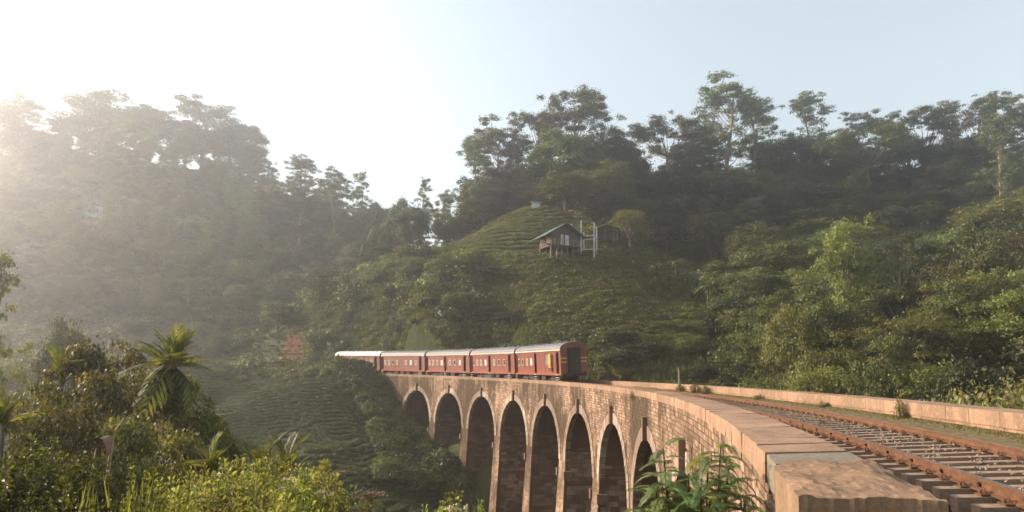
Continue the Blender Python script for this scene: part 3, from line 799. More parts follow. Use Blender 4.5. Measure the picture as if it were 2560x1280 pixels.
specs = [([.81, 6.81, 12.75], [7.99, 9.33, 10.76, 11.96], 'last red carriage with yellow stripes on its dark rear end', True, (2, 3), (0,)),
         ([1.32, 7.04, 12.72], [2.69, 4.22, 5.59, 8.18, 9.64, 10.85, 12.0], 'red carriage coupled just ahead of the striped last carriage', False, (0, 1, 6), (3,)),
         ([1.30, 6.92, 12.72], [2.6, 4.07, 5.53, 7.98, 9.36, 10.66, 11.9], 'middle red carriage of the train with a grey roof', False, (1,), (0, 3)),
         ([1.21, 12.6], [2.43, 3.89, 5.35, 7.94, 9.23, 10.44, 11.7], 'red carriage without a middle door, fourth from the rear', False, (4,), (1,)),
         ([1.1, 12.6], [2.38, 3.81, 5.25, 6.6, 9.13, 10.39, 11.6], 'foremost red carriage with bright white roof, half hidden by bushes', False, (3,), (4,))]
for i, (ds, ws, lab, last, op, whi) in enumerate(specs):
    t = carriage(ds, ws, lab, last, op, whi)
    s0 = SR + L * i; a = Vector(T(s0, DC, 0)); b = Vector(T(s0 + 12.95, DC, 0)); v = b - a
    hd = atan2(v.y, v.x); pitch = -math.asin(v.z / v.length)
    t.rotation_euler = (Matrix.Rotation(hd, 4, 'Z') @ Matrix.Rotation(pitch, 4, 'Y') @ Matrix.Rotation(-CANT, 4, 'X')).to_euler()
    t.location = a
    if i == 4:
        for ch in t.children:
            if ch.name.startswith('roof') and 'vent' not in ch.name: ch.data = ch.data.copy(); ch.data.materials[0] = M['whiteroof']

# ------------------------------------------------------------------ plants: prototypes
def limb_pts(a, b, sag, n=5):
    a, b = Vector(a), Vector(b); out = []
    for i in range(n + 1):
        t = i / n; p = a.lerp(b, t); p.z += sag * sin(pi * t) * (b - a).length; out.append(p)
    return out
def crown_leaves(clumps, n, size, bias=.25, loose=.12):
    """clumps: list of (centre, rx, rz); leaves sit in the outer shell of each clump"""
    wts = np.array([c[1] ** 2 for c in clumps]); wts = wts / wts.sum(); out = []; tn = []
    for (c, rx, rzv), wg in zip(clumps, wts):
        k = max(8, int(n * wg)); d = unit(RNG.normal(size=(k, 3))); d[:, 2] = np.where(d[:, 2] < -.25, -d[:, 2] * .6, d[:, 2]); d = unit(d)
        r = .55 + .45 * RNG.random(k) ** .5; r = np.where(RNG.random(k) < loose, r * (1.1 + .9 * RNG.random(k)), r)
        p = np.array(c) + d * np.array([rx, rx, rzv]) * r[:, None] * (1 + .25 * RNG.normal(size=(k, 1)) * .5)
        nr = unit(d * .8 + RNG.normal(size=(k, 3)) * .55 + np.array([0, 0, bias]))
        out.append(leaves(p, nr, size * (.6 + .8 * RNG.random(k)), .6)); tn.append(np.clip(RNG.normal(.5 + .18 * RNG.normal(), .28, k), 0, 1))
    return np.concatenate(out), np.concatenate(tn)
def tree_meshes(kind, seed, mat, barkm, nleaf, leaf):
    """-> (trunk mesh, crown mesh, nominal height, nominal width)"""
    global RNG
    RNG = np.random.default_rng(seed); r = random.Random(seed); tk = MB(); cl = []
    if kind == 'gum':                                  # tall bare stem, loose flat-topped tiers
        Ht, Wd = 20., 9.; top = Vector((r.uniform(-1, 1), r.uniform(-1, 1), Ht * .88))
        base = [Vector((0, 0, -1.5)), Vector((r.uniform(-.2, .2), 0, Ht * .3)), Vector((r.uniform(-.5, .5), r.uniform(-.4, .4), Ht * .6)), top]
        tk.tube(base, [.30, .24, .17, .07], 7)
        for i in range(r.randint(24, 30)):
            h = r.uniform(.34, 1.0); hh = Ht * h; an = r.uniform(0, 2 * pi)
            rad = Wd / 2 * (1.0 - abs(h - .62) * 1.45) * r.uniform(.3, 1.0)
            e = Vector((cos(an) * rad, sin(an) * rad, hh)); t = max(.0, h - .2)
            st = base[1].lerp(base[2], min(1, (t - .3) / .3)) if t < .6 else base[2].lerp(top, min(1, (t - .6) / .3))
            tk.tube(limb_pts(st, e, -.1, 3), [.09, .06, .045, .03], 4)
            for _ in range(r.randint(6, 9)):
                o = Vector((r.gauss(0, .95), r.gauss(0, .95), r.gauss(.0, .9))); rx = r.uniform(.35, .7)
                if _ < 3: tk.tube([e, e + o], [.03, .015], 3, 0, False)
                cl.append((e + o, rx, rx * r.uniform(.5, .9)))
    elif kind == 'umbrella':
        Ht, Wd = 18., 13.; fork = Vector((0, 0, Ht * .5)); tk.tube([(0, 0, -1.5), (.2, 0, Ht * .25), fork], [.38, .30, .24], 7)
        for i in range(r.randint(15, 19)):
            an = r.uniform(0, 2 * pi); rad = Wd / 2 * sqrt(r.uniform(.02, 1)); e = Vector((cos(an) * rad, sin(an) * rad, Ht * (1.0 - .30 * (rad / Wd * 2) ** 2) - r.uniform(0, 2.8)))
            tk.tube(limb_pts(fork, e, -.08, 4), [.15, .11, .08, .05, .03], 5)
            rx = r.uniform(.8, 1.3); cl.append((e, rx, rx * .75))
            for _ in range(7):
                o = Vector((r.gauss(0, .8), r.gauss(0, .8), r.gauss(-.2, .5))) * rx * 1.3
                cl.append((e + o, rx * r.uniform(.35, .6), rx * .38))
    elif kind == 'dense':
        Ht, Wd = 13., 9.; tk.tube([(0, 0, -2), (0, .1, Ht * .3), (.2, 0, Ht * .7)], [.34, .26, .1], 6)
        for i in range(58):
            d = Vector(unit(np.array([r.gauss(0, 1), r.gauss(0, 1), r.gauss(.25, .8)]))); k = r.uniform(.55, .95)
            e = Vector((d.x * Wd / 2 * k, d.y * Wd / 2 * k, Ht * .60 + d.z * Ht * .34 * k)); rx = r.uniform(.7, 1.5)
            if i < 14: tk.tube(limb_pts((0, 0, Ht * r.uniform(.25, .5)), e, -.05, 3), [.12, .08, .05, .03], 4)
            cl.append((e, rx, rx * .75))
    elif kind == 'tier':                               # spreading layered branches
        Ht, Wd = 12., 11.; tk.tube([(0, 0, -2), (.3, 0, Ht * .3), (-.2, .3, Ht * .65), (0, 0, Ht * .9)], [.30, .24, .16, .06], 7)
        for i in range(40):
            h = r.uniform(.35, 1.0); an = r.uniform(0, 2 * pi); rad = Wd / 2 * (1.15 - h * .55) * r.uniform(.3, 1.0)
            e = Vector((cos(an) * rad, sin(an) * rad, Ht * h)); tk.tube(limb_pts((0, 0, Ht * max(.2, h - .28)), e, -.06, 3), [.11, .08, .05, .025], 4)
            rx = r.uniform(.7, 1.35); cl.append((e, rx, rx * .7))
            for _ in range(2): cl.append((e + Vector((r.gauss(0, .8), r.gauss(0, .8), r.gauss(0, .7))) * rx, rx * .55, rx * .45))
    elif kind == 'column':
        Ht, Wd = 14., 5.; tk.tube([(0, 0, -2), (0, 0, Ht * .5), (0, 0, Ht * .9)], [.28, .2, .06], 6)
        for i in range(44):
            h = r.uniform(.25, 1.0); an = r.uniform(0, 2 * pi); rad = Wd / 2 * (1.2 - h * .9) * r.uniform(.3, 1.0)
            e = Vector((cos(an) * rad, sin(an) * rad, Ht * h)); rx = r.uniform(.6, 1.1); cl.append((e, rx, rx * .8))
    elif kind == 'bare':
        Ht, Wd = 12., 8.; tk.tube([(0, 0, -2), (.3, 0, Ht * .3), (-.1, .2, Ht * .6), (0, 0, Ht * .8)], [.30, .24, .16, .08], 7)
        for i in range(30):
            h = r.uniform(.35, 1.0); an = r.uniform(0, 2 * pi); rad = Wd / 2 * (1.15 - h * .5) * r.uniform(.3, 1.0)
            e = Vector((cos(an) * rad, sin(an) * rad, Ht * h)); tk.tube(limb_pts((0, 0, Ht * max(.2, h - .3)), e, -.08, 4), [.12, .09, .06, .04, .02], 4)
            for _ in range(3):
                e2 = e + Vector((r.uniform(-1, 1), r.uniform(-1, 1), r.uniform(-.2, 1))) * 1.1; tk.tube([e, e2], [.03, .012], 3, 0, False)
            rx = r.uniform(.6, 1.1); cl.append((e, rx, rx * .5))
    V, tn = crown_leaves(cl, nleaf, leaf, loose=.42 if kind in ('gum', 'umbrella', 'tier') else .22)
    return tk.mesh('trunk', barkm), quad_mesh('crown', V, mat, tn), Ht, Wd
TP = {}
def proto(key, kind, seed, mat, bark, n, leaf): TP[key] = tree_meshes(kind, seed, M[mat], M[bark], n, leaf)
for i in range(3): proto(f'gum{i}', 'gum', 20 + i, ['leaf_pale', 'leaf_mid', 'leaf_pale'][i], 'bark', 26000, .21)
for i in range(2): proto(f'umb{i}', 'umbrella', 30 + i, ['leaf_mid', 'leaf_pale'][i], 'bark_mid', 26000, .23)
for i in range(3): proto(f'den{i}', 'dense', 40 + i, ['leaf_dark', 'leaf_mid', 'leaf_dark'][i], 'bark_dark', 20000, .26)
for i in range(2): proto(f'tie{i}', 'tier', 50 + i, ['leaf_mid', 'leaf_yellow'][i], 'bark_mid', 22000, .24)
proto('gua0', 'gum', 70, 'leaf_yellow', 'bark', 22000, .22)  # yellow leaf colour stands in for sunlight on the left-edge tree
proto('col0', 'column', 60, 'leaf_dark', 'bark_dark', 6000, .32)
proto('yel0', 'dense', 61, 'leaf_yellow', 'bark', 9000, .30)
proto('rus0', 'bare', 62, 'leaf_rust', 'bark', 2600, .28)
proto('rus1', 'dense', 63, 'leaf_rust', 'bark_dark', 6500, .30)
proto('bri0', 'dense', 64, 'leaf_bright', 'bark', 11000, .22)
def tree(key, x, y, height, width, label, group, cat='tree', name='tree', z=None, rz_=None):
    tkm, crm, Ht, Wd = TP[key]
    zz = h1(x, y) if z is None else z
    t = thing(name, label, cat, (x, y, zz), rnd.uniform(0, 2 * pi) if rz_ is None else rz_, group)
    sx = width / Wd; sz = height / Ht
    link('trunk', tkm, t, scale=(sx * .5 + sz * .5, sx * .5 + sz * .5, sz)) if False else link('trunk', tkm, t, scale=(sx, sx, sz))
    link('crown', crm, t, scale=(sx, sx, sz)); return t
def py_sky(t): return t < 370
def tree_at(key, px, top, Y, wpx, label, group, **k):
    x, y, z = spot(px, top, Y); g = h1(x, y); k_ = sqrt(x * x + y * y + z * z)
    return tree(key, x, y, max(2.5, z - g), wpx / FPX * Y * (1.35 if py_sky(top) else 1.02), label, group, **k)
# -- skyline trees, left hill
GL = 'tall trees along the hazy left skyline'
for a in [('gum0', 10, 262, 250, 90, 'thin feathery tree at the far left end of the skyline'),
          ('gum1', 62, 250, 246, 130, 'sparse tree with gaps in its crown on the far left skyline'),
          ('den1', 285, 232, 262, 170, 'highest broad round-topped tree on the hazy left hill'),
          ('umb0', 215, 300, 258, 110, 'lower spreading tree just left of the highest left hill tree'),
          ('umb0', 378, 262, 262, 120, 'flat-topped tree right of the highest tree on the left hill'),
          ('gum2', 512, 255, 260, 140, 'tall pointed airy tree near the middle of the left ridge'),
          ('den0', 465, 300, 262, 110, 'dense dark tree under the pointed airy tree on the left ridge'),
          ('den2', 575, 300, 258, 100, 'dense tree on the right shoulder of the left ridge'),
          ('den1', 622, 306, 256, 70, 'narrow rounded tree ending the high part of the left ridge'),
          ('gum1', 668, 405, 254, 60, 'small tree on the falling slope right of the left ridge house'),
          ('gum0', 755, 400, 205, 110, 'tall gum tree with bunched tufts, leftmost of three in the gap'),
          ('gum2', 838, 425, 200, 110, 'tall gum tree in the middle of the three before the bright gap'),
          ('gum1', 905, 440, 196, 75, 'slender gum tree, rightmost of three before the bright gap')]:
    tree_at(a[0], *a[1:5], a[5], GL)
# -- saddle between the hills
GM = 'trees in the saddle between the two hills'
for a in [('den0', 1028, 500, 150, 95, 'dense dark oval tree in the saddle between the hills'), ('gum1', 1056, 460, 158, 62, 'airy tree rising behind the dark oval tree in the saddle'),
          ('den2', 1000, 480, 160, 60, 'small round tree at the left edge of the saddle group'), ('den1', 1112, 528, 148, 75, 'round tree at the left foot of the wooded skyline'),
          ('gum0', 1110, 485, 165, 70, 'wispy flat tree against the sky left of the wooded hill'), ('tie0', 950, 560, 158, 80, 'low spreading tree on the left side of the saddle'),
          ('col0', 1165, 455, 150, 85, 'dense pointed tree on the left shoulder of the wooded hill'), ('den2', 930, 590, 150, 60, 'small dark tree low in the saddle')]:
    tree_at(a[0], *a[1:5], a[5], GM)
# -- skyline trees, right hill
GR = 'tall trees along the skyline of the right hill'
for a in [('gum0', 1185, 350, 150, 90, 'leftmost tall gum tree on the right hill skyline'), ('gum2', 1235, 310, 155, 105, 'loose tall gum tree second from the left on the right hill skyline'),
          ('gum1', 1290, 305, 158, 80, 'thin gum tree behind the left skyline group'), ('umb1', 1355, 255, 152, 120, 'broad tall tree left of the peaked tree on the skyline'),
          ('gum2', 1440, 222, 155, 130, 'peaked tall tree highest of the left skyline clump'), ('den1', 1400, 330, 148, 150, 'leafy tree filling the middle of the left skyline clump'),
          ('gum1', 1500, 290, 158, 110, 'airy tree right of the peaked tree on the skyline'), ('den0', 1545, 330, 158, 100, 'dark rounded tree at the right end of the left skyline clump'),
          ('umb0', 1662, 285, 160, 140, 'flat-topped pale tree standing alone left of the tallest tree'), ('gum2', 1810, 207, 165, 135, 'tallest tree of the right skyline with a domed airy crown'),
          ('gum0', 1878, 250, 165, 110, 'tree leaning out right of the tallest skyline tree'), ('gum1', 1770, 330, 168, 80, 'lower tree left below the tallest skyline tree'),
          ('gum0', 2015, 243, 165, 95, 'isolated slim skyline tree with rounded top between two gaps'), ('den0', 1985, 330, 160, 110, 'dense tree at the foot of the isolated slim skyline tree'),
          ('gum1', 2135, 295, 162, 80, 'thin tree behind the domed umbrella tree'), ('umb0', 2158, 310, 150, 165, 'broad domed umbrella tree in front of the right skyline'),
          ('gum2', 2205, 285, 160, 90, 'wispy tree right of the domed umbrella tree'), ('umb1', 2300, 285, 158, 120, 'flat spreading tree midway along the right skyline'),
          ('gum0', 2362, 268, 158, 100, 'tall feathery tree in the right skyline'), ('gum1', 2440, 262, 150, 110, 'leafy tall tree near the right end of the skyline'),
          ('umb1', 2492, 240, 155, 90, 'highest wispy tree near the right edge of the picture'), ('gum2', 2545, 255, 150, 80, 'slim tree at the right end of the skyline'),
          ('den2', 1720, 345, 168, 90, 'dark round tree between the flat pale tree and the tallest tree'), ('den1', 1925, 360, 168, 90, 'round tree in the gap right of the tallest tree'),
          ('den0', 2260, 350, 160, 110, 'dark tree below the flat spreading tree on the right skyline'), ('den2', 2400, 340, 156, 120, 'dark round tree below the feathery right skyline tree'), ('den1', 2070, 350, 162, 90, 'round tree left of the domed umbrella tree')]:
    tree_at(a[0], *a[1:5], a[5], GR)
# -- individual trees that stand out on the slopes
GN_ = 'trees standing out on the near slopes'
for a in [('yel0', 1570, 512, 121, 90, 'yellow-green round tree beside the open shed on the tea hill'), ('tie0', 1500, 430, 138, 190, 'wide layered tree above the open shed'),
          ('tie1', 2120, 575, 78, 210, 'spreading tree with yellowing leaves low on the right hill'), ('rus0', 2240, 640, 76, 190, 'half bare rusty tree in the dark right wood'),
          ('tie0', 2420, 600, 66, 250, 'tall spreading pale-leaved tree in front of the dark right wood'), ('tie1', 2480, 700, 60, 240, 'yellow-lit open tree at the right edge of the wood'),
          ('yel0', 2500, 480, 95, 220, 'big yellow-green tree high at the right edge'), ('tie0', 2080, 720, 68, 220, 'large pale tree behind the right parapet'),
          ('rus1', 1900, 740, 82, 170, 'rusty brown bushy tree at the left edge of the right wood'), ('den1', 1910, 600, 100, 190, 'broad dark tree above the rusty brown tree'),
          ('tie1', 1990, 790, 62, 170, 'yellow-green tree just behind the middle of the right parapet'), ('den0', 2260, 800, 60, 200, 'dark tree low behind the right parapet'),
          ('den2', 2380, 880, 48, 200, 'dark tree rising from the gully behind the right parapet'), ('tie0', 2200, 880, 52, 180, 'pale-topped tree just over the right parapet'),
          ('bri0', 2540, 850, 24, 420, 'bright sunlit tree over the right end of the parapet'), ('bri0', 2450, 930, 22, 270, 'small bright tree left of the sunlit tree behind the parapet'),
          ('den1', 170, 770, 62, 118, 'round-headed tree standing alone on the misty left slope'),
          ('gua0', 5, 570, 44, 190, 'feathery sunlit tree cut by the left edge of the picture'),
          ('tie0', 2130, 430, 150, 90, 'pale-trunked tree rising out of the right wood'), ('gum0', 2480, 300, 128, 70, 'pale-trunked slim tree above the red bank at right'),
          ('den0', 1650, 420, 145, 110, 'dark round tree below the flat pale skyline tree'), ('umb0', 1885, 560, 112, 140, 'dark umbrella tree right of the tea hill')]:
    tree_at(a[0], *a[1:5], a[5], GN_)
# -- wood on the right hill, and the far left hill
def track_d(X, Y):
    cs = np.arange(0, len(S), 4); d2 = (X[:, None] - CX[cs]) ** 2 + (Y[:, None] - CYC[cs]) ** 2; j = cs[np.argmin(d2, 1)]; q = _ps[j]
    return S[j] - np.sin(q) * (X - CX[j]) + np.cos(q) * (Y - CYC[j]), np.cos(q) * (X - CX[j]) + np.sin(q) * (Y - CYC[j])
def off_track(X, Y, Z, px, mrg=1.6):
    s_, d_ = track_d(X, Y); return ~((s_ > -50) & (s_ < 140) & (d_ > -mrg) & (d_ < DOUT + mrg))
def pyof(X, Y, Z):
    yf = Y * cos(PIT) + Z * sin(PIT); up = -Y * sin(PIT) + Z * cos(PIT); u = FPX * X / yf
    return CYP + ROLL * u - FPX * up / yf
placed = []; far_pts = []
ANCH = []
for o_ in list(bpy.data.objects):
    if o_.get('category') == 'tree' and o_.parent is None and 'label' in o_: ANCH.append((o_, o_['label']))
KW = {'den': 'dark bushy tree', 'tie': 'layered spreading tree', 'gum': 'tall thin-stemmed tree', 'umb': 'flat-crowned tree', 'col': 'narrow upright tree', 'yel': 'yellow-green tree', 'rus': 'brownish tree'}
used_labels = {}
def short(l):
    return ' '.join(l.split()[:8])
def auto_label(key, x, y, z):
    px, py = pxof(x, y, z); c_ = []
    for o_, l in ANCH:
        ax, ay = pxof(o_.location.x, o_.location.y, o_.location.z + 9); c_.append((math.hypot(px - ax, py - ay), l, px - ax, py - ay))
    c_.sort(); first = None
    for d, l, dx, dy in c_[:14]:
        n_ = abs(dx) > 2.4 * abs(dy); m_ = abs(dy) > 2.4 * abs(dx)
        di = ('right of' if dx > 0 else 'left of') if n_ else ('below' if dy > 0 else 'above') if m_ else ('below right of' if dy > 0 and dx > 0 else 'below left of' if dy > 0 else 'above right of' if dx > 0 else 'above left of')
        w_ = 'just ' if d < 45 else '' if d < 100 else 'well '
        t_ = f"{KW[key[:3]]} {w_}{di} the {short(l)}"
        if first is None: first = t_
        if t_ not in used_labels: used_labels[t_] = 1; return t_
    return first
def wood(n, xr, yr, cond, spacing, keys, hr_, wr, group, keep=1.0):
    cand = []; tr = 0
    while len(cand) < n and tr < n * 60:
        tr += 1
        x = rnd.uniform(*xr); y = rnd.uniform(*yr)
        if not cond(x, y): continue
        if any((x - a) ** 2 + (y - b) ** 2 < spacing ** 2 for a, b in placed): continue
        placed.append((x, y)); cand.append((x, y, rnd.choice(keys), rnd.uniform(*hr_), rnd.uniform(*wr)))
    for i, (x, y, k, hh, ww) in enumerate(cand):
        z = h1(x, y)
        if i < n * keep: tree(k, x, y, hh, ww, auto_label(k, x, y, z + hh * .7), group)
        else: far_pts.append((x, y, z, ww / TP[k][3] * .5 + hh / TP[k][2] * .5))
def ground_at(px, py, near=60, far=300):
    """where the sight line through (px, py) first meets the hillside"""
    Ys = np.arange(near, far, .5); p_ = np.array([spot(px, py, float(Y)) for Y in Ys]); g_ = H(p_[:, 0], p_[:, 1]); i_ = np.where(p_[:, 2] <= g_)[0]
    return tuple(p_[i_[0]]) if len(i_) else tuple(p_[-1])
def pxof(x, y, z):
    yf = y * cos(PIT) + z * sin(PIT); up = -y * sin(PIT) + z * cos(PIT); u = FPX * x / yf
    return PX0 + u, CYP + ROLL * u - FPX * up / yf
def rhill(x, y):
    u = x / y
    s_, d_ = sdist(x, y)
    if -45 < s_ < 125 and -2 < d_ < 14: return False
    px = PX0 + FPX * u
    if px > 2750: return False
    lim = 1760 - (y - 75) * .0
    if y > 143: return px > 1120
    if y > 130: return px > 1400
    if y > 118: return px > 1600 and not (1700 < px < 1815 and y < 122)
    return px > 1830
GW = 'broadleaf trees of the wood on the right hill'
wood(125, (-25, 170), (95, 185), rhill, 7.0, ['den0', 'den1', 'den2', 'den0', 'tie0', 'umb0', 'col0', 'gum1', 'den1'], (6.5, 10.5), (7, 11), GW)
wood(42, (-25, 170), (148, 178), lambda x, y: 1130 < PX0 + FPX * x / y < 1620, 4.6, ['den0', 'den1', 'den2', 'col0', 'gum0', 'gum2'], (11, 17), (8, 12), 'tall dark trees backing the right skyline')
wood(75, (15, 95), (42, 96), rhill, 5.8, ['den0', 'den2', 'tie0', 'den1', 'tie1', 'rus1', 'den0'], (8, 12.5), (7.5, 10.5), GW)
wood(170, (-215, -10), (172, 275), lambda x, y: -30 < PX0 + FPX * x / y < 1010, 7.3, ['den0', 'den1', 'den2', 'tie0', 'umb0', 'gum0', 'gum1', 'gum2', 'col0'], (5, 9.5), (7, 11), 'trees of the misty wood on the left hill', .2)
wood(46, (-70, 8), (98, 134), lambda x, y: 640 < PX0 + FPX * x / y < 1290 and track_d(np.array([x]), np.array([y]))[1][0] > DOUT + 4.5 and pyof(x, y, h1(x, y)) > 665 + max(0, (1290 - (PX0 + FPX * x / y)) * .12), 3.2, ['den0', 'den1', 'den1', 'tie0', 'den2'], (3, 5.2), (3.5, 6.5), 'round bushes on the left side of the spur')
wood(16, (8, 32), (76, 96), lambda x, y: 1470 < PX0 + FPX * x / y < 1830 and track_d(np.array([x]), np.array([y]))[1][0] > DOUT + 4, 3.2, ['den0', 'den1', 'tie0', 'den2'], (2.6, 4.4), (3.5, 5.5), 'round bushes behind the last carriage')
wood(20, (-110, -15), (142, 172), lambda x, y: 0 < PX0 + FPX * x / y < 1000, 7.5, ['den0', 'den1', 'tie0', 'den2'], (4, 7), (5, 8), 'trees on the low ground left of the tea hill')
# ------------------------------------------------------------------ scattered cover (nobody could count it)
SRC = {}
def src(name, V, mat, tn=None): SRC[name] = bpy.data.objects.new(name, quad_mesh(name, V, M[mat], tn)); return SRC[name]
def bush_V(n, R, hz, leaf, ncl):
    cl = []
    for _ in range(ncl):
        d = unit(RNG.normal(size=3)); d[2] = abs(d[2]); k = RNG.uniform(.3, .85); cl.append((tuple(d * np.array([R, R, hz]) * k), R * RNG.uniform(.25, .45), hz * RNG.uniform(.25, .4)))
    return crown_leaves(cl, n, leaf, .35)
RNG = np.random.default_rng(5)
for i in range(3):
    V, t_ = bush_V(900, 1.3, 1.3, .20, 16); src(f'shrub_{i}', V, ['leaf_mid', 'leaf_pale', 'leaf_dark'][i], t_)
V, t_ = bush_V(900, 1.3, 1.3, .20, 16); src('shrub_3', V, 'leaf_yellow', t_)
V, t_ = bush_V(500, .62, .5, .12, 9); src('tea_0', V, 'tea', t_)
V, t_ = bush_V(500, .62, .5, .12, 9); src('tea_1', V, 'leaf_mid', t_)
V, t_ = bush_V(500, .62, .45, .12, 9); src('tea_lit', V, 'leaf_yellow', t_)  # tea bush with sunlight put into a yellower leaf colour
src('grass_0', blades(260, lambda: (rnd.gauss(0, .35), rnd.gauss(0, .35), 0), .25, .7, .05, .7), 'leaf_pale')
src('grass_1', blades(260, lambda: (rnd.gauss(0, .35), rnd.gauss(0, .35), 0), .2, .55, .05, .8), 'leaf_yellow')
for k_, nm in (('den0', 'wood_0'), ('den1', 'wood_1'), ('umb0', 'wood_2'), ('gum1', 'wood_3')):
    a_ = TP[k_]; SRC[nm] = bpy.data.objects.new(nm, a_[1])
def scatter(name, pts, scales, names, label, flat=None, tilt=.12):
    """pts (n,3): one object whose geometry nodes stand a plant on every point"""
    pts = np.asarray(pts, float); n = len(pts)
    c = bpy.data.collections.new(name + '_kinds')
    for k in names:
        if SRC[k].name not in c.objects: c.objects.link(SRC[k])
    me = bpy.data.meshes.new(name); me.vertices.add(n); me.vertices.foreach_set('co', pts.reshape(-1).astype('f'))
    sc_ = np.asarray(scales, float); sc_ = np.stack([sc_, sc_, sc_ * (1 if flat is None else flat)], 1) if sc_.ndim == 1 else sc_
    a = me.attributes.new('size', 'FLOAT_VECTOR', 'POINT'); a.data.foreach_set('vector', sc_.reshape(-1).astype('f'))
    r = np.stack([RNG.normal(size=n) * tilt, RNG.normal(size=n) * tilt, RNG.random(n) * 6.28], 1)
    a = me.attributes.new('turn', 'FLOAT_VECTOR', 'POINT'); a.data.foreach_set('vector', r.reshape(-1).astype('f'))
    o = link(name, me); g = bpy.data.node_groups.new(name, 'GeometryNodeTree')
    g.interface.new_socket('Geometry', in_out='INPUT', socket_type='NodeSocketGeometry'); g.interface.new_socket('Geometry', in_out='OUTPUT', socket_type='NodeSocketGeometry')
    gi = g.nodes.new('NodeGroupInput'); go = g.nodes.new('NodeGroupOutput'); ip = g.nodes.new('GeometryNodeInstanceOnPoints')
    ci_ = g.nodes.new('GeometryNodeCollectionInfo'); ci_.inputs['Collection'].default_value = c
    ci_.inputs['Separate Children'].default_value = True; ci_.inputs['Reset Children'].default_value = True
    A1 = g.nodes.new('GeometryNodeInputNamedAttribute'); A1.data_type = 'FLOAT_VECTOR'; A1.inputs[0].default_value = 'size'
    A2 = g.nodes.new('GeometryNodeInputNamedAttribute'); A2.data_type = 'FLOAT_VECTOR'; A2.inputs[0].default_value = 'turn'
    er = g.nodes.new('FunctionNodeEulerToRotation')
    rv = g.nodes.new('FunctionNodeRandomValue'); rv.data_type = 'INT'; rv.inputs[4].default_value = 0; rv.inputs[5].default_value = len(names) - 1
    m2p = g.nodes.new('GeometryNodeMeshToPoints')
    g.links.new(gi.outputs[0], m2p.inputs[0]); g.links.new(m2p.outputs[0], ip.inputs['Points']); g.links.new(ci_.outputs[0], ip.inputs['Instance'])
    ip.inputs['Pick Instance'].default_value = True; g.links.new(rv.outputs[2], ip.inputs['Instance Index'])
    g.links.new(A2.outputs[0], er.inputs[0]); g.links.new(er.outputs[0], ip.inputs['Rotation']); g.links.new(A1.outputs[0], ip.inputs['Scale'])
    g.links.new(ip.outputs[0], go.inputs[0])
    o.modifiers.new('plants', 'NODES').node_group = g
    return tag(o, label, None, None, 'stuff')
def area_pts(n, u_range, y_range, cond=None, ypow=1.):
    """points spread over the ground inside a sector ahead of the viewer"""
    out = []
    px = RNG.uniform(*u_range, n * 2); Y = y_range[0] + (y_range[1] - y_range[0]) * RNG.random(n * 2) ** ypow
    X = (px - PX0) / FPX * Y; Z = H(X, Y)
    if cond is not None:
        m = cond(X, Y, Z, px); X, Y, Z = X[m], Y[m], Z[m]
    return np.stack([X, Y, Z], 1)[:n]
def tea_zone(X, Y, Z, px):
    """terraced tea: the bank left of the viaduct, the crest of the spur and the patch below the far slope"""
    pyy = pyof(X, Y, Z)
    bank = (px > 430) & (px < 1130) & (Y < 118) & (pyy > 932) & (px < 900 + (pyy - 935) * .55 + 60) & (Y > 40)
    crest = (px > 1050) & (px < 1440) & (Y > 105) & (Y < 150) & (pyy < 650)
    patch = (px > 480) & (px < 780) & (Y > 112) & (Y < 160) & (pyy > 800) & (pyy < 935)
    return bank, crest, patch
# tea rows follow the contours
def tea_rows(u, yr, step, which, n):
    P_ = area_pts(n, u, yr); X, Y, Z = P_.T; px = PX0 + FPX * X / Y
    fr = np.abs(((Z + .35 * np.sin(X * .25) + .18 * np.sin(X * .9 + Y * .6)) / step) % 1 - .5)
    m = tea_zone(X, Y, Z, px)[which] & (fr < .14) & off_track(X, Y, Z, px, 1.0)
    return P_[m]
tp = np.concatenate([tea_rows((430, 1130), (40, 118), .45, 0, 95000), tea_rows((480, 780), (112, 160), .55, 2, 16000)])
tq = tea_rows((1050, 1440), (105, 150), 1.0, 1, 60000)
scatter('crest_tea_hedges', tq, RNG.uniform(.55, .85, len(tq)), ['tea_lit', 'grass_1', 'tea_1', 'tea_lit'], 'tea rows on the crest above the timber house, coloured paler for sunlight', .9)
scatter('tea_hedges', tp, RNG.uniform(.5, .95, len(tp)), ['tea_0', 'tea_1', 'tea_0'], 'clipped tea hedges in contour rows on the banks', .85)
def not_tea(X, Y, Z, px):
    a, b, c = tea_zone(X, Y, Z, px); return off_track(X, Y, Z, px) & ~(a | b | c)
# shrubs over the spur behind the train
def open_slope(X, Y, Z, px):
    pyy = pyof(X, Y, Z); return (px > 1240 + .6 * (pyy - 640)) & (px < 1740) & (pyy > 630) & (pyy < 870)
p1 = area_pts(5200, (480, 1900), (84, 150), not_tea)
op = open_slope(*p1.T, PX0 + FPX * p1[:, 0] / p1[:, 1]); k_ = ~op | (RNG.random(len(p1)) < .22); p1 = p1[k_]; op = op[k_]
lf = np.clip((1250 - (PX0 + FPX * p1[:, 0] / p1[:, 1])) / 300, 0, 1)
scatter('hillside_shrubs', p1, RNG.uniform(.3, 1.15, len(p1)) * np.where(op, .6, 1) * np.where(RNG.random(len(p1)) < .05 + .12 * lf, 2.3, 1), ['shrub_0', 'shrub_1', 'shrub_2', 'shrub_0', 'shrub_3'], 'mass of green shrubs covering the spur behind the train')
pr_ = area_pts(60000, (1200, 1760), (84, 125), lambda X, Y, Z, px: open_slope(X, Y, Z, px) & not_tea(X, Y, Z, px))
pr_ = pr_[np.abs(((pr_[:, 2] + .6 * np.sin(pr_[:, 0] * .2)) / 1.15) % 1 - .5) < .17]; pr_ = pr_[RNG.random(len(pr_)) < .55]
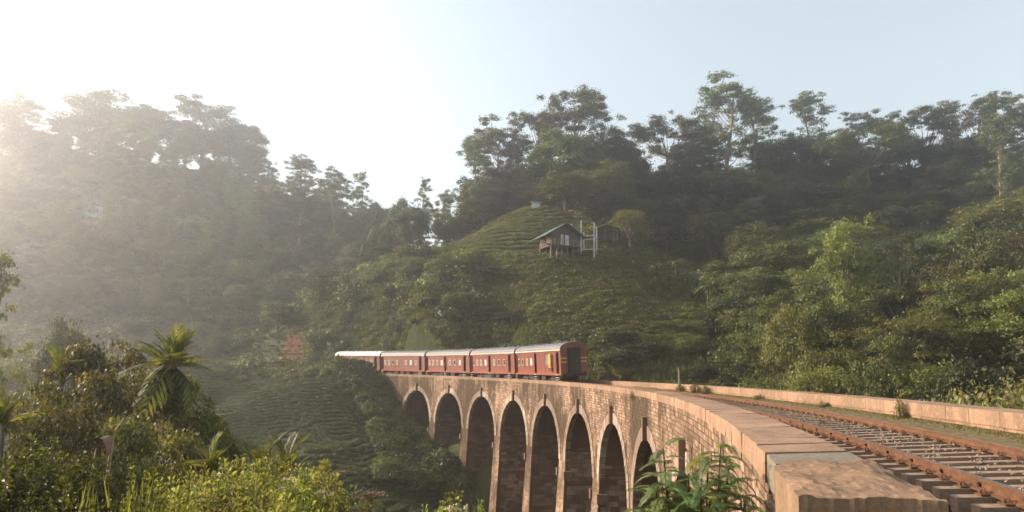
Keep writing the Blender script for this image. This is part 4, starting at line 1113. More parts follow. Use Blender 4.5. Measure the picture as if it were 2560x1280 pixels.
scatter('terrace_plants', pr_, RNG.uniform(.7, 1.7, len(pr_)), ['tea_1', 'shrub_3', 'tea_lit', 'tea_1'], 'loose rows of low plants on the open slope below the timber house', .8)
SRC['shrub_3'].scale = (1, 1, 1)
p1 = area_pts(18000, (480, 2000), (70, 150), not_tea)
scatter('hillside_grass', p1, RNG.uniform(.8, 1.8, len(p1)), ['grass_0', 'grass_1', 'grass_0'], 'rough grass between the shrubs on the spur')
p1 = area_pts(2600, (1500, 2750), (18, 110), lambda X, Y, Z, px: off_track(X, Y, Z, px, 2.5) & ((px > 1830) | (Y < 80)) & ((px < 2360) | (Y > 45)) & (track_d(X, Y)[1] > 0))
scatter('wood_undergrowth', p1, RNG.uniform(.9, 2.0, len(p1)), ['shrub_0', 'shrub_2', 'shrub_2'], 'dark undergrowth of the wood right of the viaduct')
p1 = area_pts(4200, (-100, 1150), (150, 285), None)
scatter('valley_shrubs', p1, RNG.uniform(1.0, 2.3, len(p1)), ['shrub_0', 'shrub_1', 'shrub_2'], 'misty scrub covering the far left valley side')
p1 = area_pts(2600, (-60, 620), (26, 140), lambda X, Y, Z, px: not_tea(X, Y, Z, px) & (px < 560))
scatter('near_valley_shrubs', p1, RNG.uniform(.5, 1.5, len(p1)), ['shrub_0', 'shrub_1', 'shrub_3'], 'scrub on the near left valley floor')
# green tangle against the first piers
p1 = []
for i in range(900):
    s_ = rnd.uniform(44, 82); d_ = -rnd.random() ** 1.5 * (5 + max(0, 66 - s_) * .25) - .6
    x, y, _ = P(s_, d_, 0); p1.append((x, y, h1(x, y)))
scatter('abutment_shrubs', p1, RNG.uniform(.5, 1.25, len(p1)), ['shrub_0', 'shrub_2', 'shrub_1'], 'green tangle growing up against the far arches')
p1 = []
for i in range(150):
    s_ = rnd.uniform(82.5, 104); d_ = -1.3 - rnd.random() * 6; x, y, _ = P(s_, d_, 0); p1.append((x, y, h1(x, y)))
for i in range(320):
    s_ = rnd.uniform(66, 108); d_ = DOUT + 1.6 + rnd.random() * 10; x, y, _ = P(s_, d_, 0); p1.append((x, y, h1(x, y)))
scatter('cutting_bushes', p1, RNG.uniform(.8, 1.45, len(p1)), ['shrub_0', 'shrub_1', 'shrub_3'], 'bushes on both sides of the line round the foremost carriage')
p1 = []
for i in range(500):
    s_ = rnd.uniform(80, 150); d_ = -3.2 - rnd.gauss(0, .4); x, y, _ = P(s_, d_, 0); p1.append((x, y, h1(x, y)))
scatter('bank_hedge', p1, RNG.uniform(.7, 1.1, len(p1)), ['tea_1', 'shrub_3', 'grass_1'], 'hedge along the top edge of the tea bank, sunlight put into its leaf colour')  # paler leaf mix paints the lit upper edge of the bank
p1 = area_pts(260, (1060, 1440), (108, 146), lambda X, Y, Z, px: tea_zone(X, Y, Z, px)[1])
scatter('crest_scrub', p1, RNG.uniform(.25, .75, len(p1)), ['shrub_0', 'shrub_3', 'shrub_1'], 'stray shrubs among the tea rows on the crest')
p1 = area_pts(520, (1350, 2750), (138, 186), lambda X, Y, Z, px: (Y > 148) | (px > 1650))
scatter('ridge_scrub', p1, RNG.uniform(.28, .5, len(p1)), ['wood_0', 'wood_1'], 'dense dark scrub between the tree trunks on the right ridge')
fp = np.array(far_pts)
scatter('far_wood', fp[:, :3], fp[:, 3], ['wood_0', 'wood_1', 'wood_2', 'wood_3'], 'mass of misty trees merging on the left hill', None, .03)

# ------------------------------------------------------------------ buildings and posts on the hills
def part(p, name, mb_, mat): return link(name, mb_.mesh(name, mat), p)
def gable(p, x0, x1, y0, y1, ze, zr, ov, mat, th=.06, name='roof'):
    """ridge runs along y"""
    xm = (x0 + x1) / 2; q = MB(); sl_ = (zr - ze) / (xm - x0)
    for sg, xe in ((1, x0 - ov), (-1, x1 + ov)):
        zz = ze - ov * sl_
        a = [(xe, y0 - ov, zz), (xm, y0 - ov, zr), (xm, y1 + ov, zr), (xe, y1 + ov, zz)]
        if sg < 0: a = [a[1], a[0], a[3], a[2]]
        q.hexa([(x, y, z) for x, y, z in a] + [(x, y, z + th) for x, y, z in a])
    return part(p, name, q, mat)
# timber house on stilts
x, y, z = spot(1398, 622, 113)
hs = thing('timber_house', 'small brown timber house with green sheet roof standing on stilts on the tea hill', 'house', (x, y, z), radians(24))
q = MB(); q.box((-2.4, -1.6, 0), (2.4, 2.2, .12)); part(hs, 'floor', q, M['plank'])
for i, (a, b, c, d) in enumerate(((-2.35, 2.35, -1.5, -1.44), (-2.35, 2.35, 2.1, 2.16))):
    n_ = 20
    for k in range(n_):
        xa = a + (b - a) * k / n_; xb = a + (b - a) * (k + 1) / n_ - .015
        if i == 0 and (-.75 < (xa + xb) / 2 < .95): zt_ = 2.35
        top = 2.15 + 1.45 * (1 - abs((xa + xb) / 2) / 2.5)
        pl = MB(); lo = .12
        if i == 0 and -.62 < (xa + xb) / 2 < .82: lo = 2.0
        pl.box((xa, c, lo), (xb, d, top)); o = link('board', pl.mesh('board', M['plank']), hs)
for xs in (-2.35, 2.29):
    for k in range(15):
        ya = -1.43 + k * .235; pl = MB(); pl.box((xs, ya, .12), (xs + .06, ya + .22, 2.25)); link('board', pl.mesh('board', M['plank']), hs)
gable(hs, -2.5, 2.5, -1.6, 2.3, 2.1, 3.75, .8, M['greenroof'])
for xa, xb, mt in ((-.60, -.12, 'cloth'), (.0, .06, 'plank'), (.14, .62, 'bluewall'), (.66, .80, 'cloth')):
    q = MB(); q.box((xa, -1.47, .2), (xb, -1.42, 1.98)); o = part(hs, 'door' if mt == 'bluewall' else 'shutter', q, M[mt])
for xa in (-2.3, -1.3, -.5, .5, 1.4, 2.3):
    for ya in (-1.6, 2.0):
        q = MB(); q.box((xa - .07, ya - .07, -2.9), (xa + .07, ya + .07, .0)); part(hs, 'stilt', q, M['bark'])
q = MB(); q.box((-3.3, -2.4, -.02), (2.3, -1.62, .08)); part(hs, 'balcony_floor', q, M['plank'])
for k in range(9):
    q = MB(); q.box((-3.3 + k * .62, -2.42, -.6 if k % 2 else .08), (-3.24 + k * .62, -2.36, .95)); part(hs, 'baluster', q, M['bark'])
q = MB(); q.box((-3.3, -2.42, .9), (2.2, -2.36, .97)); part(hs, 'handrail', q, M['bark'])
x2, y2, z2 = spot(1355, 604, 112)
q = MB(); q.box((-.35, 0, -.35), (.35, .05, .3)); cl_ = link('washing', q.mesh('washing', M['cloth']), None, (x2, y2, z2), (0, 0, .3)); tag(cl_, 'pale washing hanging at the left end of the timber house', 'washing')
hs.scale = (1.12, 1.12, 1.04)
# unfinished concrete frame
x, y, z = spot(1452, 655, 112.6)
fr = thing('concrete_frame', 'unfinished open frame of pale concrete columns and beams beside the timber house', 'building frame', (x, y, z), radians(-16))
hts = {(0, 0): 7.1, (1, 0): 6.6, (0, 1): 5.6, (1, 1): 6.4, (-1, 1): 7.2, (-2, 1): 6.6, (-1, 2): 6.6, (-2, 2): 6.9}
pos = {}
for (i, j), hh in hts.items():
    cx_, cy_ = i * 2.2, j * 2.6; pos[i, j] = (cx_, cy_); q = MB(); q.box((cx_ - .1, cy_ - .1, -1.5 if j == 0 else 1.0), (cx_ + .1, cy_ + .1, hh)); part(fr, 'column', q, M['conc'])
def beam(a, b, zz):
    (ax, ay), (bx, by) = pos[a], pos[b]; q = MB()
    if ax == bx: q.box((ax - .07, min(ay, by) + .1, zz), (ax + .07, max(ay, by) - .1, zz + .15))
    else: q.box((min(ax, bx) + .13, ay - .07, zz), (max(ax, bx) - .1, ay + .07, zz + .15))
    part(fr, 'beam', q, M['conc'])
for a, b in (((0, 0), (1, 0)), ((0, 0), (0, 1)), ((1, 0), (1, 1)), ((0, 1), (1, 1)), ((-1, 1), (0, 1)), ((-2, 1), (-1, 1))): beam(a, b, 4.3)
for a, b in (((0, 0), (1, 0)), ((1, 0), (1, 1)), ((0, 0), (0, 1))): beam(a, b, 2.0)
# open shed
x, y, z = spot(1515, 590, 119)
sh = thing('open_shed', 'open-sided shed with a low pale gable roof under the yellow-green tree', 'shed', (x, y, z), radians(-8))
gable(sh, -1.9, 1.9, -1.2, 1.6, 1.15, 1.75, .35, M['tin'])
for xa in (-1.8, -.3, 1.2, 1.85):
    q = MB(); q.box((xa - .05, -1.2, -1.5), (xa + .05, -1.1, 1.2)); part(sh, 'post', q, M['bark'])
q = MB(); q.box((-1.8, 1.4, -.5), (1.8, 1.5, 1.1)); part(sh, 'back_wall', q, M['plank'])
def hut(name, label, px, py, Y, w_, d_, h_, wall, roof, rz_=0., flat=False, cat='hut', openings=()):
    x, y, z = ground_at(px, py, Y - 40, Y + 60); k_ = y / Y; w_ *= k_; h_ *= k_; t = thing(name, label, cat, (x, y, z), rz_)
    q = MB(); q.box((-w_ / 2, -d_ / 2, -.8), (w_ / 2, d_ / 2, h_)); part(t, 'wall', q, M[wall])
    if flat:
        q = MB(); a = [(-w_ / 2 - .4, -d_ / 2 - .5, h_ + .0), (w_ / 2 + .4, -d_ / 2 - .5, h_ + .0), (w_ / 2 + .4, d_ / 2 + .4, h_ + .7), (-w_ / 2 - .4, d_ / 2 + .4, h_ + .7)]
        q.hexa(a + [(x, y, z + .07) for x, y, z in a]); part(t, 'roof', q, M[roof])
    else: gable(t, -w_ / 2, w_ / 2, -d_ / 2, d_ / 2, h_, h_ + w_ * .2, .4, M[roof])
    for xa, xb, za, zb_ in openings:
        q = MB(); q.box((xa, -d_ / 2 - .03, za), (xb, -d_ / 2 - .004, zb_)); part(t, 'window', q, M['glass'])
    return t
hut('red_hut', 'low hut with a dull red wall among dark trees right of the tea hill', 1757, 592, 112, 4.4, 3, 1.9, 'pinkwall', 'tin', -.1, True)
hut('orange_hut', 'small orange-walled hut behind the banana plants', 1742, 722, 97, 3.2, 2.6, 1.9, 'orangewall', 'tin', -.15, True, openings=((-.5, .1, .4, 1.5),))
hut('white_house', 'white-walled house with grey roof half hidden above the tea terraces', 1385, 522, 134, 4.2, 3, 1.0, 'whiteroof', 'tin', -.3, True, 'house')
hut('white_shed', 'little pale shed at the top of the tea terraces', 1338, 520, 135, 1.6, 2, .8, 'bluewall', 'whiteroof', 0, True, 'shed')
hut('ridge_house', 'pale house with light roof on the falling left ridge', 632, 412, 244, 6.5, 5, 2.2, 'bluewall', 'whiteroof', .2, False, 'house')
hut('roofed_house', 'house showing only a bright white sloping roof on the misty left hill', 612, 528, 172, 3.0, 2.5, .4, 'bluewall', 'whiteroof', .1, True, 'house')
hut('misty_house', 'pale blue two-storey house faint in the mist on the left hill', 235, 538, 200, 5, 4, 2.6, 'bluewall', 'whiteroof', .3, False, 'house', ((-1.5, -.6, .8, 1.8), (.6, 1.5, .8, 1.8)))
hut('misty_house', 'bluish house to the right of the fainter one in the mist', 316, 515, 204, 5.5, 4, 1.5, 'bluewall', 'whiteroof', -.1, False, 'house')
hut('misty_house', 'low pink-grey house below the pale blue house in the mist', 235, 568, 196, 6, 4, 1.5, 'pinkwall', 'tin', .1, True, 'house')
hut('long_roof_house', 'long low building with a flat white roof in the valley mist at left', 118, 886, 78, 3.6, 3, .1, 'pinkwall', 'whiteroof', 0, True, 'building')
x, y, z = spot(2410, 432, 150)
q = MB(); q.add([(-2, 0, 0), (2, .3, .5), (2, -2, -.1), (-2, -2, -.5), (-2, 0, .06), (2, .3, .56), (2, -2, -.04), (-2, -2, -.44)], [(0, 3, 2, 1), (4, 5, 6, 7), (0, 1, 5, 4), (1, 2, 6, 5), (2, 3, 7, 6), (3, 0, 4, 7)])
tag(link('tarpaulin', q.mesh('tarpaulin', M['tarp']), None, (x, y, z)), 'bright blue tarpaulin high on the right hill', 'tarpaulin')
x, y, z = spot(1700, 962, 47); x1, y1, z1 = spot(1700, 922, 47)
q = MB(); q.tube([(0, 0, -1.2), (0, 0, z1 - z)], [.075, .065], 7); tag(link('timber_post', q.mesh('timber_post', M['bark']), None, (x, y, z)), 'lone weathered timber post behind the right parapet', 'post')
# yellow marker lamp on the hill
# ------------------------------------------------------------------ banana plants and palms
def leaf_blade(length, width, curve, n=8, torn=False, notch=0.):
    """arched blade with a folded midrib, pointing along +x then drooping"""
    q = MB(); vs = []; fs = []
    for i in range(n + 1):
        t = i / n; a = t * curve; x = length * (sin(a) / curve if curve > .01 else t); z = -length * (1 - cos(a)) / curve if curve > .01 else 0
        w_ = width * sin(pi * min(1, t * .93 + .05)) ** .7 / 2
        vs += [(x, -w_, z + w_ * .25), (x, 0, z), (x, w_, z + w_ * .25)]
    for i in range(n):
        fs += [(3 * i, 3 * i + 3, 3 * i + 4, 3 * i + 1), (3 * i + 1, 3 * i + 4, 3 * i + 5, 3 * i + 2)]
    q.add(vs, fs, rnd.random()); return q
ban = leaf_blade(2.1, .5, 1.5); ban_m = ban.mesh('leaf', M['leaf_pale'])
def banana(x, y, sc__, label, zoff=0.):
    t = thing('banana_plant', label, 'banana plant', (x, y, h1(x, y) + zoff), rnd.random() * 6, 'pale banana plants beside the huts')
    q = MB(); q.tube([(0, 0, -.5), (0, 0, 1.6)], [.16, .09], 7); o = part(t, 'stem', q, M['leaf_mid']); o.scale = (sc__,) * 3
    for k in range(8): link('leaf', ban_m, t, (0, 0, 1.55 * sc__), (0, -rnd.uniform(.35, 1.15), k * .785 + rnd.random() * .4), (sc__ * rnd.uniform(.8, 1.1),) * 3)
for px, py, Y, s_, lb in ((1640, 672, 112, 1., 'banana plant alone on the grassy shoulder of the tea hill'), (1690, 665, 110, 1.1, 'banana plant at the top left of the hut group'), (1672, 700, 108, .9, 'low banana plant just under the shoulder'), (1718, 690, 106, .9, 'banana plant above the orange hut'),
                      (1775, 700, 100, 1.1, 'banana plant above right of the orange hut'), (1770, 735, 92, 1.2, 'large banana plant right of the orange hut'), (1800, 772, 90, 1.1, 'lowest banana plant right of the orange hut'), (1828, 768, 90, 1.1, 'rightmost banana plant against the dark wood'), (1790, 800, 88, .9, 'small banana plant below the others')):
    x, y, z = spot(px, py, Y); banana(x, y, s_, lb, max(0, z - h1(x, y) - 1.2) if z > h1(x, y) else 0)
def frond(length, nl, ll, droop, lw=.05, curve=1.2, mat='palm', stiff=.55):
    """feather palm frond: rachis and two rows of leaflets"""
    q = MB(); pts = []
    for i in range(9):
        t = i / 8; a = t * curve; pts.append(Vector((length * sin(a) / curve, 0, -length * (1 - cos(a)) / curve)))
    q.tube(pts, [.022 * (1 - i / 10) for i in range(9)], 4)
    for i in range(nl):
        t = .12 + .88 * i / (nl - 1); k = t * 8; j = min(7, int(k)); p = pts[j].lerp(pts[j + 1], k - j); tg = (pts[j + 1] - pts[j]).normalized()
        l_ = ll * (sin(pi * (t * .8 + .15))) ** .6 * rnd.uniform(.85, 1.1)
        for sg in (1, -1):
            d_ = (tg * stiff + Vector((0, sg, 0)) * (1 - stiff * .3) + Vector((0, 0, -droop * rnd.uniform(.6, 1.2)))).normalized(); e = p + d_ * l_; m_ = p + d_ * l_ * .5 + Vector((0, 0, .06 * l_))
            w_ = tg * lw * .5
            q.add([p - w_ * .4, m_ - w_, e, m_ + w_, p + w_ * .4], [(0, 1, 3, 4), (1, 2, 3)], rnd.random())
    return q.mesh('frond', M[mat])
RNG = np.random.default_rng(9)
fr_m = [frond(1.5, 12, .62, .25, .12, 1.4), frond(1.5, 9, .62, .75, .13, 1.5), frond(1.2, 10, .6, .25, .12, .9)]
fr_up = frond(1.15, 11, .5, .05, .11, .6, 'palm', 1.1)
fr_dry = frond(1.5, 9, .6, 1.2, .09, 1.2, 'leaf_brown')
def palm(name, label, x, y, zc, ztrunk, sc__, ups, n, cat='palm'):
    t = thing(name, label, cat, (x, y, ztrunk)); hh = zc - ztrunk
    q = MB(); q.tube([(0, 0, -.6), (.05, 0, hh * .5), (0, 0, hh)], [.075 * sc__, .06 * sc__, .055 * sc__], 8); part(t, 'trunk', q, M['bark_dark'])
    for k in range(n):
        el = ups[k % len(ups)] + rnd.uniform(-.12, .12)
        link('frond', (fr_up if el > .75 else fr_m[2] if el > .2 else fr_m[1]) if el > -.5 else (fr_dry if k % 3 == 0 else fr_m[1]), t, (0, 0, hh + rnd.uniform(-.1, .1)), (rnd.uniform(-.35, .35), -el + rnd.uniform(-.2, .2), k * 2.4 + rnd.random() * .6), (sc__ * rnd.uniform(.6, 1.15) * (.78 if el > .7 and n > 20 else 1),) * 3)
    return t
x, y, z = spot(430, 915, 19.5)
pl_ = palm('areca_palm', 'ragged areca palm with orange fruit standing over the shrubs', x, y, z, h1(x, y), 1.15, [1.3, .8, .35, -.1, -.7, -1.1, 1.05, -.4, -1.25, -.9, 1.45, -1.1], 60)
q = MB()
for _ in range(40): pebble(q, (rnd.gauss(0, .10), -.2 + rnd.gauss(0, .08), z - h1(x, y) + .08 + rnd.gauss(0, .07)), .035)
part(pl_, 'fruit_bunch', q, M['orange'])['kind'] = 'stuff'
for px, py, Y, s_, lb in ((530, 1185, 10.5, .5, 'small bright young palm left of the leafy bushes'), (655, 1185, 11.5, .55, 'dull green young palm behind the leafy bushes'), (715, 1185, 12.5, .6, 'young palm with a bluish sheen behind the leafy bushes'), (10, 1060, 11, .5, 'young palm with glinting leaves at the left edge'), (345 - 190, 960, 17, .8, 'young palm among the olive shrubs')):
    x, y, z = spot(px, py, Y); g = h1(x, y); palm('young_palm', lb, x, y, z, min(g, z - .5), s_, [1.5, 1.25, 1.0, .8], 11)
# dead arched leaf and the long arching cane
x, y, z = spot(262, 1120, 7.2)
t = thing('withered_leaf', 'big withered brown leaf bent over in an arch', 'dead leaf', (x, y, z)); q = MB(); vs = []
for i in range(13):
    a = pi * 1.05 * i / 12 + .05; r_ = .075
    vs += [(-cos(a) * r_ - .0, -.07, sin(a) * r_ * 1.5 - (0 if i < 7 else (i - 6) * .012)), (-cos(a) * r_, .07, sin(a) * r_ * 1.5 + .02)]
q.add(vs, [(2 * i, 2 * i + 2, 2 * i + 3, 2 * i + 1) for i in range(12)]); part(t, 'blade', q, M['dry'])
q = MB(); q.tube([(-.07, 0, 0), (-.10, 0, -.25), (-.12, 0, -.9)], .012, 5); q.tube([(.075, 0, -.05), (.06, 0, -.3), (.02, 0, -1.0)], .016, 5); part(t, 'stalk', q, M['dry'])
a0, a1, a2, a3 = spot(275, 1190, 7.0), spot(290, 1075, 7.2), spot(340, 1030, 7.5), spot(410, 1035, 7.8)
q = MB(); q.tube([a0, a1, spot(312, 1045, 7.35), a2, spot(375, 1028, 7.6), a3], [.008, .007, .006, .004, .003, .002], 5)
tag(link('arching_cane', q.mesh('arching_cane', M['dry'])), 'pale thin cane arching over to the right below the palm', 'cane')

# ------------------------------------------------------------------ foreground bushes
def leafy_bush(seed, R, Hh, nstem, leaf, mats, lw=.36, flowers=0):
    """stems rising and arching out, lance-shaped folded leaves in whorls along them"""
    global RNG
    RNG = np.random.default_rng(seed); r = random.Random(seed); st = MB(); P_ = []; Nn = []; Td = []; Sz = []; tips = []
    for i in range(nstem):
        an = r.uniform(0, 2 * pi); rad = R * sqrt(r.uniform(.02, 1)); hh = Hh * (1 - .45 * (rad / R) ** 2) * r.uniform(.72, 1.05)
        b0 = Vector((cos(an) * rad * .35, sin(an) * rad * .35, -.2)); e = Vector((cos(an) * rad, sin(an) * rad, hh))
        pts = limb_pts(b0, e, .06, 6); st.tube(pts, [.012, .011, .01, .008, .006, .004, .003], 4, 0, False)
        tips.append(e)
        L_ = (e - b0).length; m = int(L_ * .7 / (leaf * .42))
        for k in range(m):
            t = 1 - .75 * (k / max(1, m)) ** 1.1; kk = t * 6; j = min(5, int(kk)); p = pts[j].lerp(pts[j + 1], kk - j); tg = (pts[j + 1] - pts[j]).normalized()
            for w_ in range(3):
                a2 = k * 2.4 + w_ * 2.1 + r.uniform(-.3, .3); o = Vector((cos(a2), sin(a2), 0)); sp = r.uniform(0, .25) * (.5 + 2 * (1 - t))
                dd = (o * 1.0 + tg * (.75 if k < 3 else .35) + Vector((0, 0, -.15))).normalized(); ll = leaf * r.uniform(.6, 1.15) * (1.0 if k > 1 else .7)
                nn = (Vector((0, 0, 1)) * .9 + tg * .3 - dd * dd.z + Vector((r.gauss(0, .3), r.gauss(0, .3), 0))).normalized()
                P_.append(p + o * sp * .3 + dd * ll * .5); Nn.append(nn); Td.append(dd); Sz.append(ll)
    V = leaves(np.array(P_), unit(np.array(Nn)), np.array(Sz), lw, .12, np.array(Td))
    # droop the leaf tips a little
    V[:, 2, 2] -= np.array(Sz) * .15
    me = quad_mesh('foliage', V, M[mats], np.clip(RNG.normal(.5, .28, len(V)), 0, 1), tri=True)
    fl = None
    if flowers:
        f = MB(); rr_ = random.Random(seed + 1)
        for e in rr_.sample(tips, min(flowers, len(tips))):
            for _ in range(24): pebble(f, (e.x + rr_.gauss(0, .045), e.y + rr_.gauss(0, .045), e.z + .04 + rr_.gauss(0, .014)), .018)
        fl = f.mesh('flower_heads', M['flower'])
    return st.mesh('stems', M['bark_dark']), me, fl, R, Hh
BP = {'a': leafy_bush(1, .75, 1.5, 190, .125, 'leaf_bright'), 'b': leafy_bush(2, .8, 1.4, 210, .11, 'leaf_bright', .36), 'c': leafy_bush(3, .7, 1.5, 130, .11, 'leaf_mid', .45),
      'd': leafy_bush(4, .75, 1.5, 150, .09, 'leaf_yellow', .38), 'f': leafy_bush(5, .6, 1.3, 110, .085, 'leaf_bright', .42, 30), 'e': leafy_bush(6, .8, 1.6, 130, .12, 'leaf_dark', .42)}
def bush(kind, px, top, Y, wpx, label, group='leafy bushes on the near bank'):
    x, y, z = spot(px, top, Y); stm, fo, fl, R, Hh = BP[kind]; width = wpx / FPX * Y; sx = width / (2 * R); hh = max(.9, min(2.2, z - h1(x, y))); sz = hh / (Hh * 1.0)
    t = thing('leafy_bush', label, 'bush', (x, y, z - hh), rnd.random() * 6.28, group)
    sx = max(sx, .35)
    for nm, m_ in (('stems', stm), ('foliage', fo), ('flower_heads', fl)):
        if m_:
            o = link(nm, m_, t, scale=(sx, sx, sz)); o['kind'] = 'stuff'
    return t
for a in [('b', 690, 1140, 8.4, 200, 'pale bright bush between the two highest near bushes'), ('a', 590, 1150, 8.4, 200, 'bright bush behind the sunny fine-leaved bush'), ('a', 810, 1150, 8.6, 150, 'bright bush just right of the pinkish flower heads'), ('b', 510, 1172, 8.0, 170, 'light bush under the small bright palm'), ('d', 400, 1178, 7.6, 170, 'light yellowish bush below the palm foot'),
          ('a', 760, 1172, 6.8, 190, 'sunlit bush right below the pinkish flower heads'), ('b', 655, 1180, 6.2, 220, 'sunlit bush in the centre of the near bank'), ('a', 870, 1225, 7.0, 110, 'small light bush stepping down at the right of the bank'), ('b', 480, 1215, 5.6, 230, 'sunlit bush in the left centre of the near bank'),
          ('a', 640, 1148, 7.6, 250, 'bright yellow-green bush with its top just left of the pale flower heads'), ('f', 770, 1136, 8.0, 170, 'bright bush crowned with a cluster of pinkish flower heads'), ('b', 560, 1166, 7.2, 240, 'sunny fine-leaved bush in front of the small bright palm'),
          ('b', 455, 1186, 6.6, 230, 'fine-leaved green bush below the areca palm trunk'), ('a', 835, 1190, 6.9, 130, 'light green bush at the right end of the near bushes'), ('d', 360, 1165, 6.2, 190, 'yellowish bush right of the withered leaf'),
          ('a', 720, 1200, 5.6, 260, 'broad bright bush in the bottom middle of the bank'), ('b', 560, 1225, 5.0, 260, 'bright bush low in front of the sunny fine-leaved bush'), ('d', 850, 1235, 5.6, 150, 'low light bush at the lower right end of the bank'),
          ('c', 110, 1085, 6.8, 240, 'mid green bush rising at the lower left'), ('c', 225, 1125, 6.6, 200, 'mid green bush left of the withered leaf'), ('e', 25, 1130, 5.2, 240, 'dark broad-leaved bush at the left edge'),
          ('c', 190, 1195, 4.8, 280, 'leafy green bush low beneath the withered leaf'), ('e', 70, 1215, 4.0, 260, 'dark leafy bush in the bottom left corner'), ('e', 320, 1235, 4.4, 230, 'dark leafy bush low beside the bottom left bushes'), ('d', 430, 1240, 4.4, 190, 'yellowish bush at the bottom left of the middle'),
          ('a', 620, 1262, 4.2, 300, 'bright bush touching the bottom edge below the flower heads'), ('b', 820, 1268, 4.6, 160, 'small bright bush at the bottom edge right of the middle bushes')]: bush(*a)
for a in [('f', 1150, 1205, 6.6, 170, 'flowering bush with whitish heads in front of the viaduct piers'), ('f', 1080, 1232, 6.2, 150, 'lower flowering bush left of the whitish heads before the piers'), ('f', 1210, 1225, 6.4, 100, 'small flowering sprig right of the whitish heads before the piers'), ('d', 930, 1240, 6.4, 120, 'small bush topped with rusty seed heads')]: bush(*a, group='flowering bushes before the piers')
x, y, z = spot(932, 1236, 6.3)
q = MB()
for _ in range(150): pebble(q, (rnd.gauss(0, .075), rnd.gauss(0, .06), rnd.gauss(0, .018)), .011)
tag(link('seed_head', q.mesh('seed_head', M['dry']), None, (x, y, z)), 'rusty brown seed head on the small bush before the piers', 'seed head')
def near_blade():
    px_ = rnd.choice([210, 225, 290, 330, 345, 360, 380, 250]) + rnd.gauss(0, 12); Y = rnd.uniform(4.6, 6.4); x, y, z = spot(px_, 1260, Y); return (x, y, z - .25)
tag(link('tall_grass', quad_mesh('tall_grass', blades(45, near_blade, .25, .5, .018, .3), M['leaf_yellow'])), 'long pale grass blades rising among the near bushes', None, None, 'stuff')
# understorey so that the bank has no bare gaps
p1 = []
for i in range(1500):
    Y = rnd.uniform(2.6, 15); X = (rnd.uniform(-200, 1180) - PX0) / FPX * Y; s_, d_ = sdist(X, Y)
    if d_ > -.9: continue
    p1.append((X, Y, h1(X, Y)))
RNG = np.random.default_rng(8)
V, t_ = bush_V(700, .5, .5, .09, 12); src('under_0', V, 'leaf_mid', t_); V, t_ = bush_V(700, .5, .5, .09, 12); src('under_1', V, 'leaf_bright', t_)
scatter('near_undergrowth', p1, RNG.uniform(.6, 1.3, len(p1)), ['under_0', 'under_1', 'under_0'], 'low undergrowth on the near bank')
# olive shrubs and small trees of the middle distance
SP = {}
def small_tree(key, seed, mat, n, leaf, Ht, Wd, nb):
    global RNG
    RNG = np.random.default_rng(seed); r = random.Random(seed); tk = MB(); cl = []
    for _ in range(3):
        tk.tube([(r.gauss(0, .1), r.gauss(0, .1), -1), (r.gauss(0, .3), r.gauss(0, .3), Ht * .4), (r.gauss(0, .6), r.gauss(0, .6), Ht * .8)], [.08, .06, .02], 5)
    for i in range(nb):
        an = r.uniform(0, 2 * pi); h = r.uniform(.2, 1); rad = Wd / 2 * sqrt(max(.05, 1 - (max(0, h - .45) / .6) ** 2)) * r.uniform(.35, 1)
        e = Vector((cos(an) * rad, sin(an) * rad, Ht * h)); tk.tube(limb_pts((0, 0, Ht * max(.1, h - .35)), e, -.05, 3), [.03, .022, .015, .008], 3)
        rx = r.uniform(.25, .5); cl.append((e, rx, rx * .7))
    V, tn = crown_leaves(cl, n, leaf); SP[key] = (tk.mesh('trunk', M['bark_dark']), quad_mesh('crown', V, M[mat], tn), Ht, Wd)
small_tree('o1', 71, 'leaf_brown', 9000, .10, 4.5, 3.4, 75); small_tree('o2', 72, 'leaf_brown', 9000, .11, 4.5, 3.2, 70); small_tree('o3', 73, 'leaf_mid', 8000, .11, 4., 3., 60)
for a in [('o1', 285, 860, 20.5, 230, 'olive-brown shrub tree just left of the areca palm'), ('o2', 205, 880, 17, 190, 'tall olive shrub at the left of the shrub clump'), ('o1', 365, 910, 22.5, 200, 'brown-leaved shrub behind the areca palm'), ('o2', 470, 960, 21, 170, 'olive shrub right of the areca palm'),
          ('o3', 90, 960, 14, 220, 'glinting green shrub at the left edge below the white roof'), ('o2', 260, 960, 14, 230, 'dark brown shrub in front of the shrub clump'), ('o1', 390, 1060, 15, 230, 'dark shrub at the foot of the areca palm'), ('o3', 520, 1040, 20, 130, 'low green shrub right of the palm foot'),
          ('o1', 150, 1010, 11, 230, 'olive shrub low at the left behind the green bushes'), ('o2', 330, 1070, 11, 230, 'dark brown shrub beneath the arching cane'), ('o3', 575, 1060, 22, 90, 'small shrub on the edge of the tea bank'), ('o1', 20, 1000, 12, 160, 'brown shrub at the far left edge'), ('o2', 470, 1110, 12, 200, 'dark shrub between the palms and the bright bushes')]:
    key, px, top, Y, wp, lb = a; x, y, z = spot(px, top, Y); tkm, crm, Ht, Wd = SP[key]; hh = max(2.2, min(6.5, z - h1(x, y))); sx = wp / FPX * Y / Wd
    t = thing('shrub_tree', lb, 'shrub', (x, y, z - hh), rnd.random() * 6, 'olive shrubs round the areca palm'); link('trunk', tkm, t, scale=(sx, sx, hh / Ht)); o = link('crown', crm, t, scale=(sx, sx, hh / Ht))

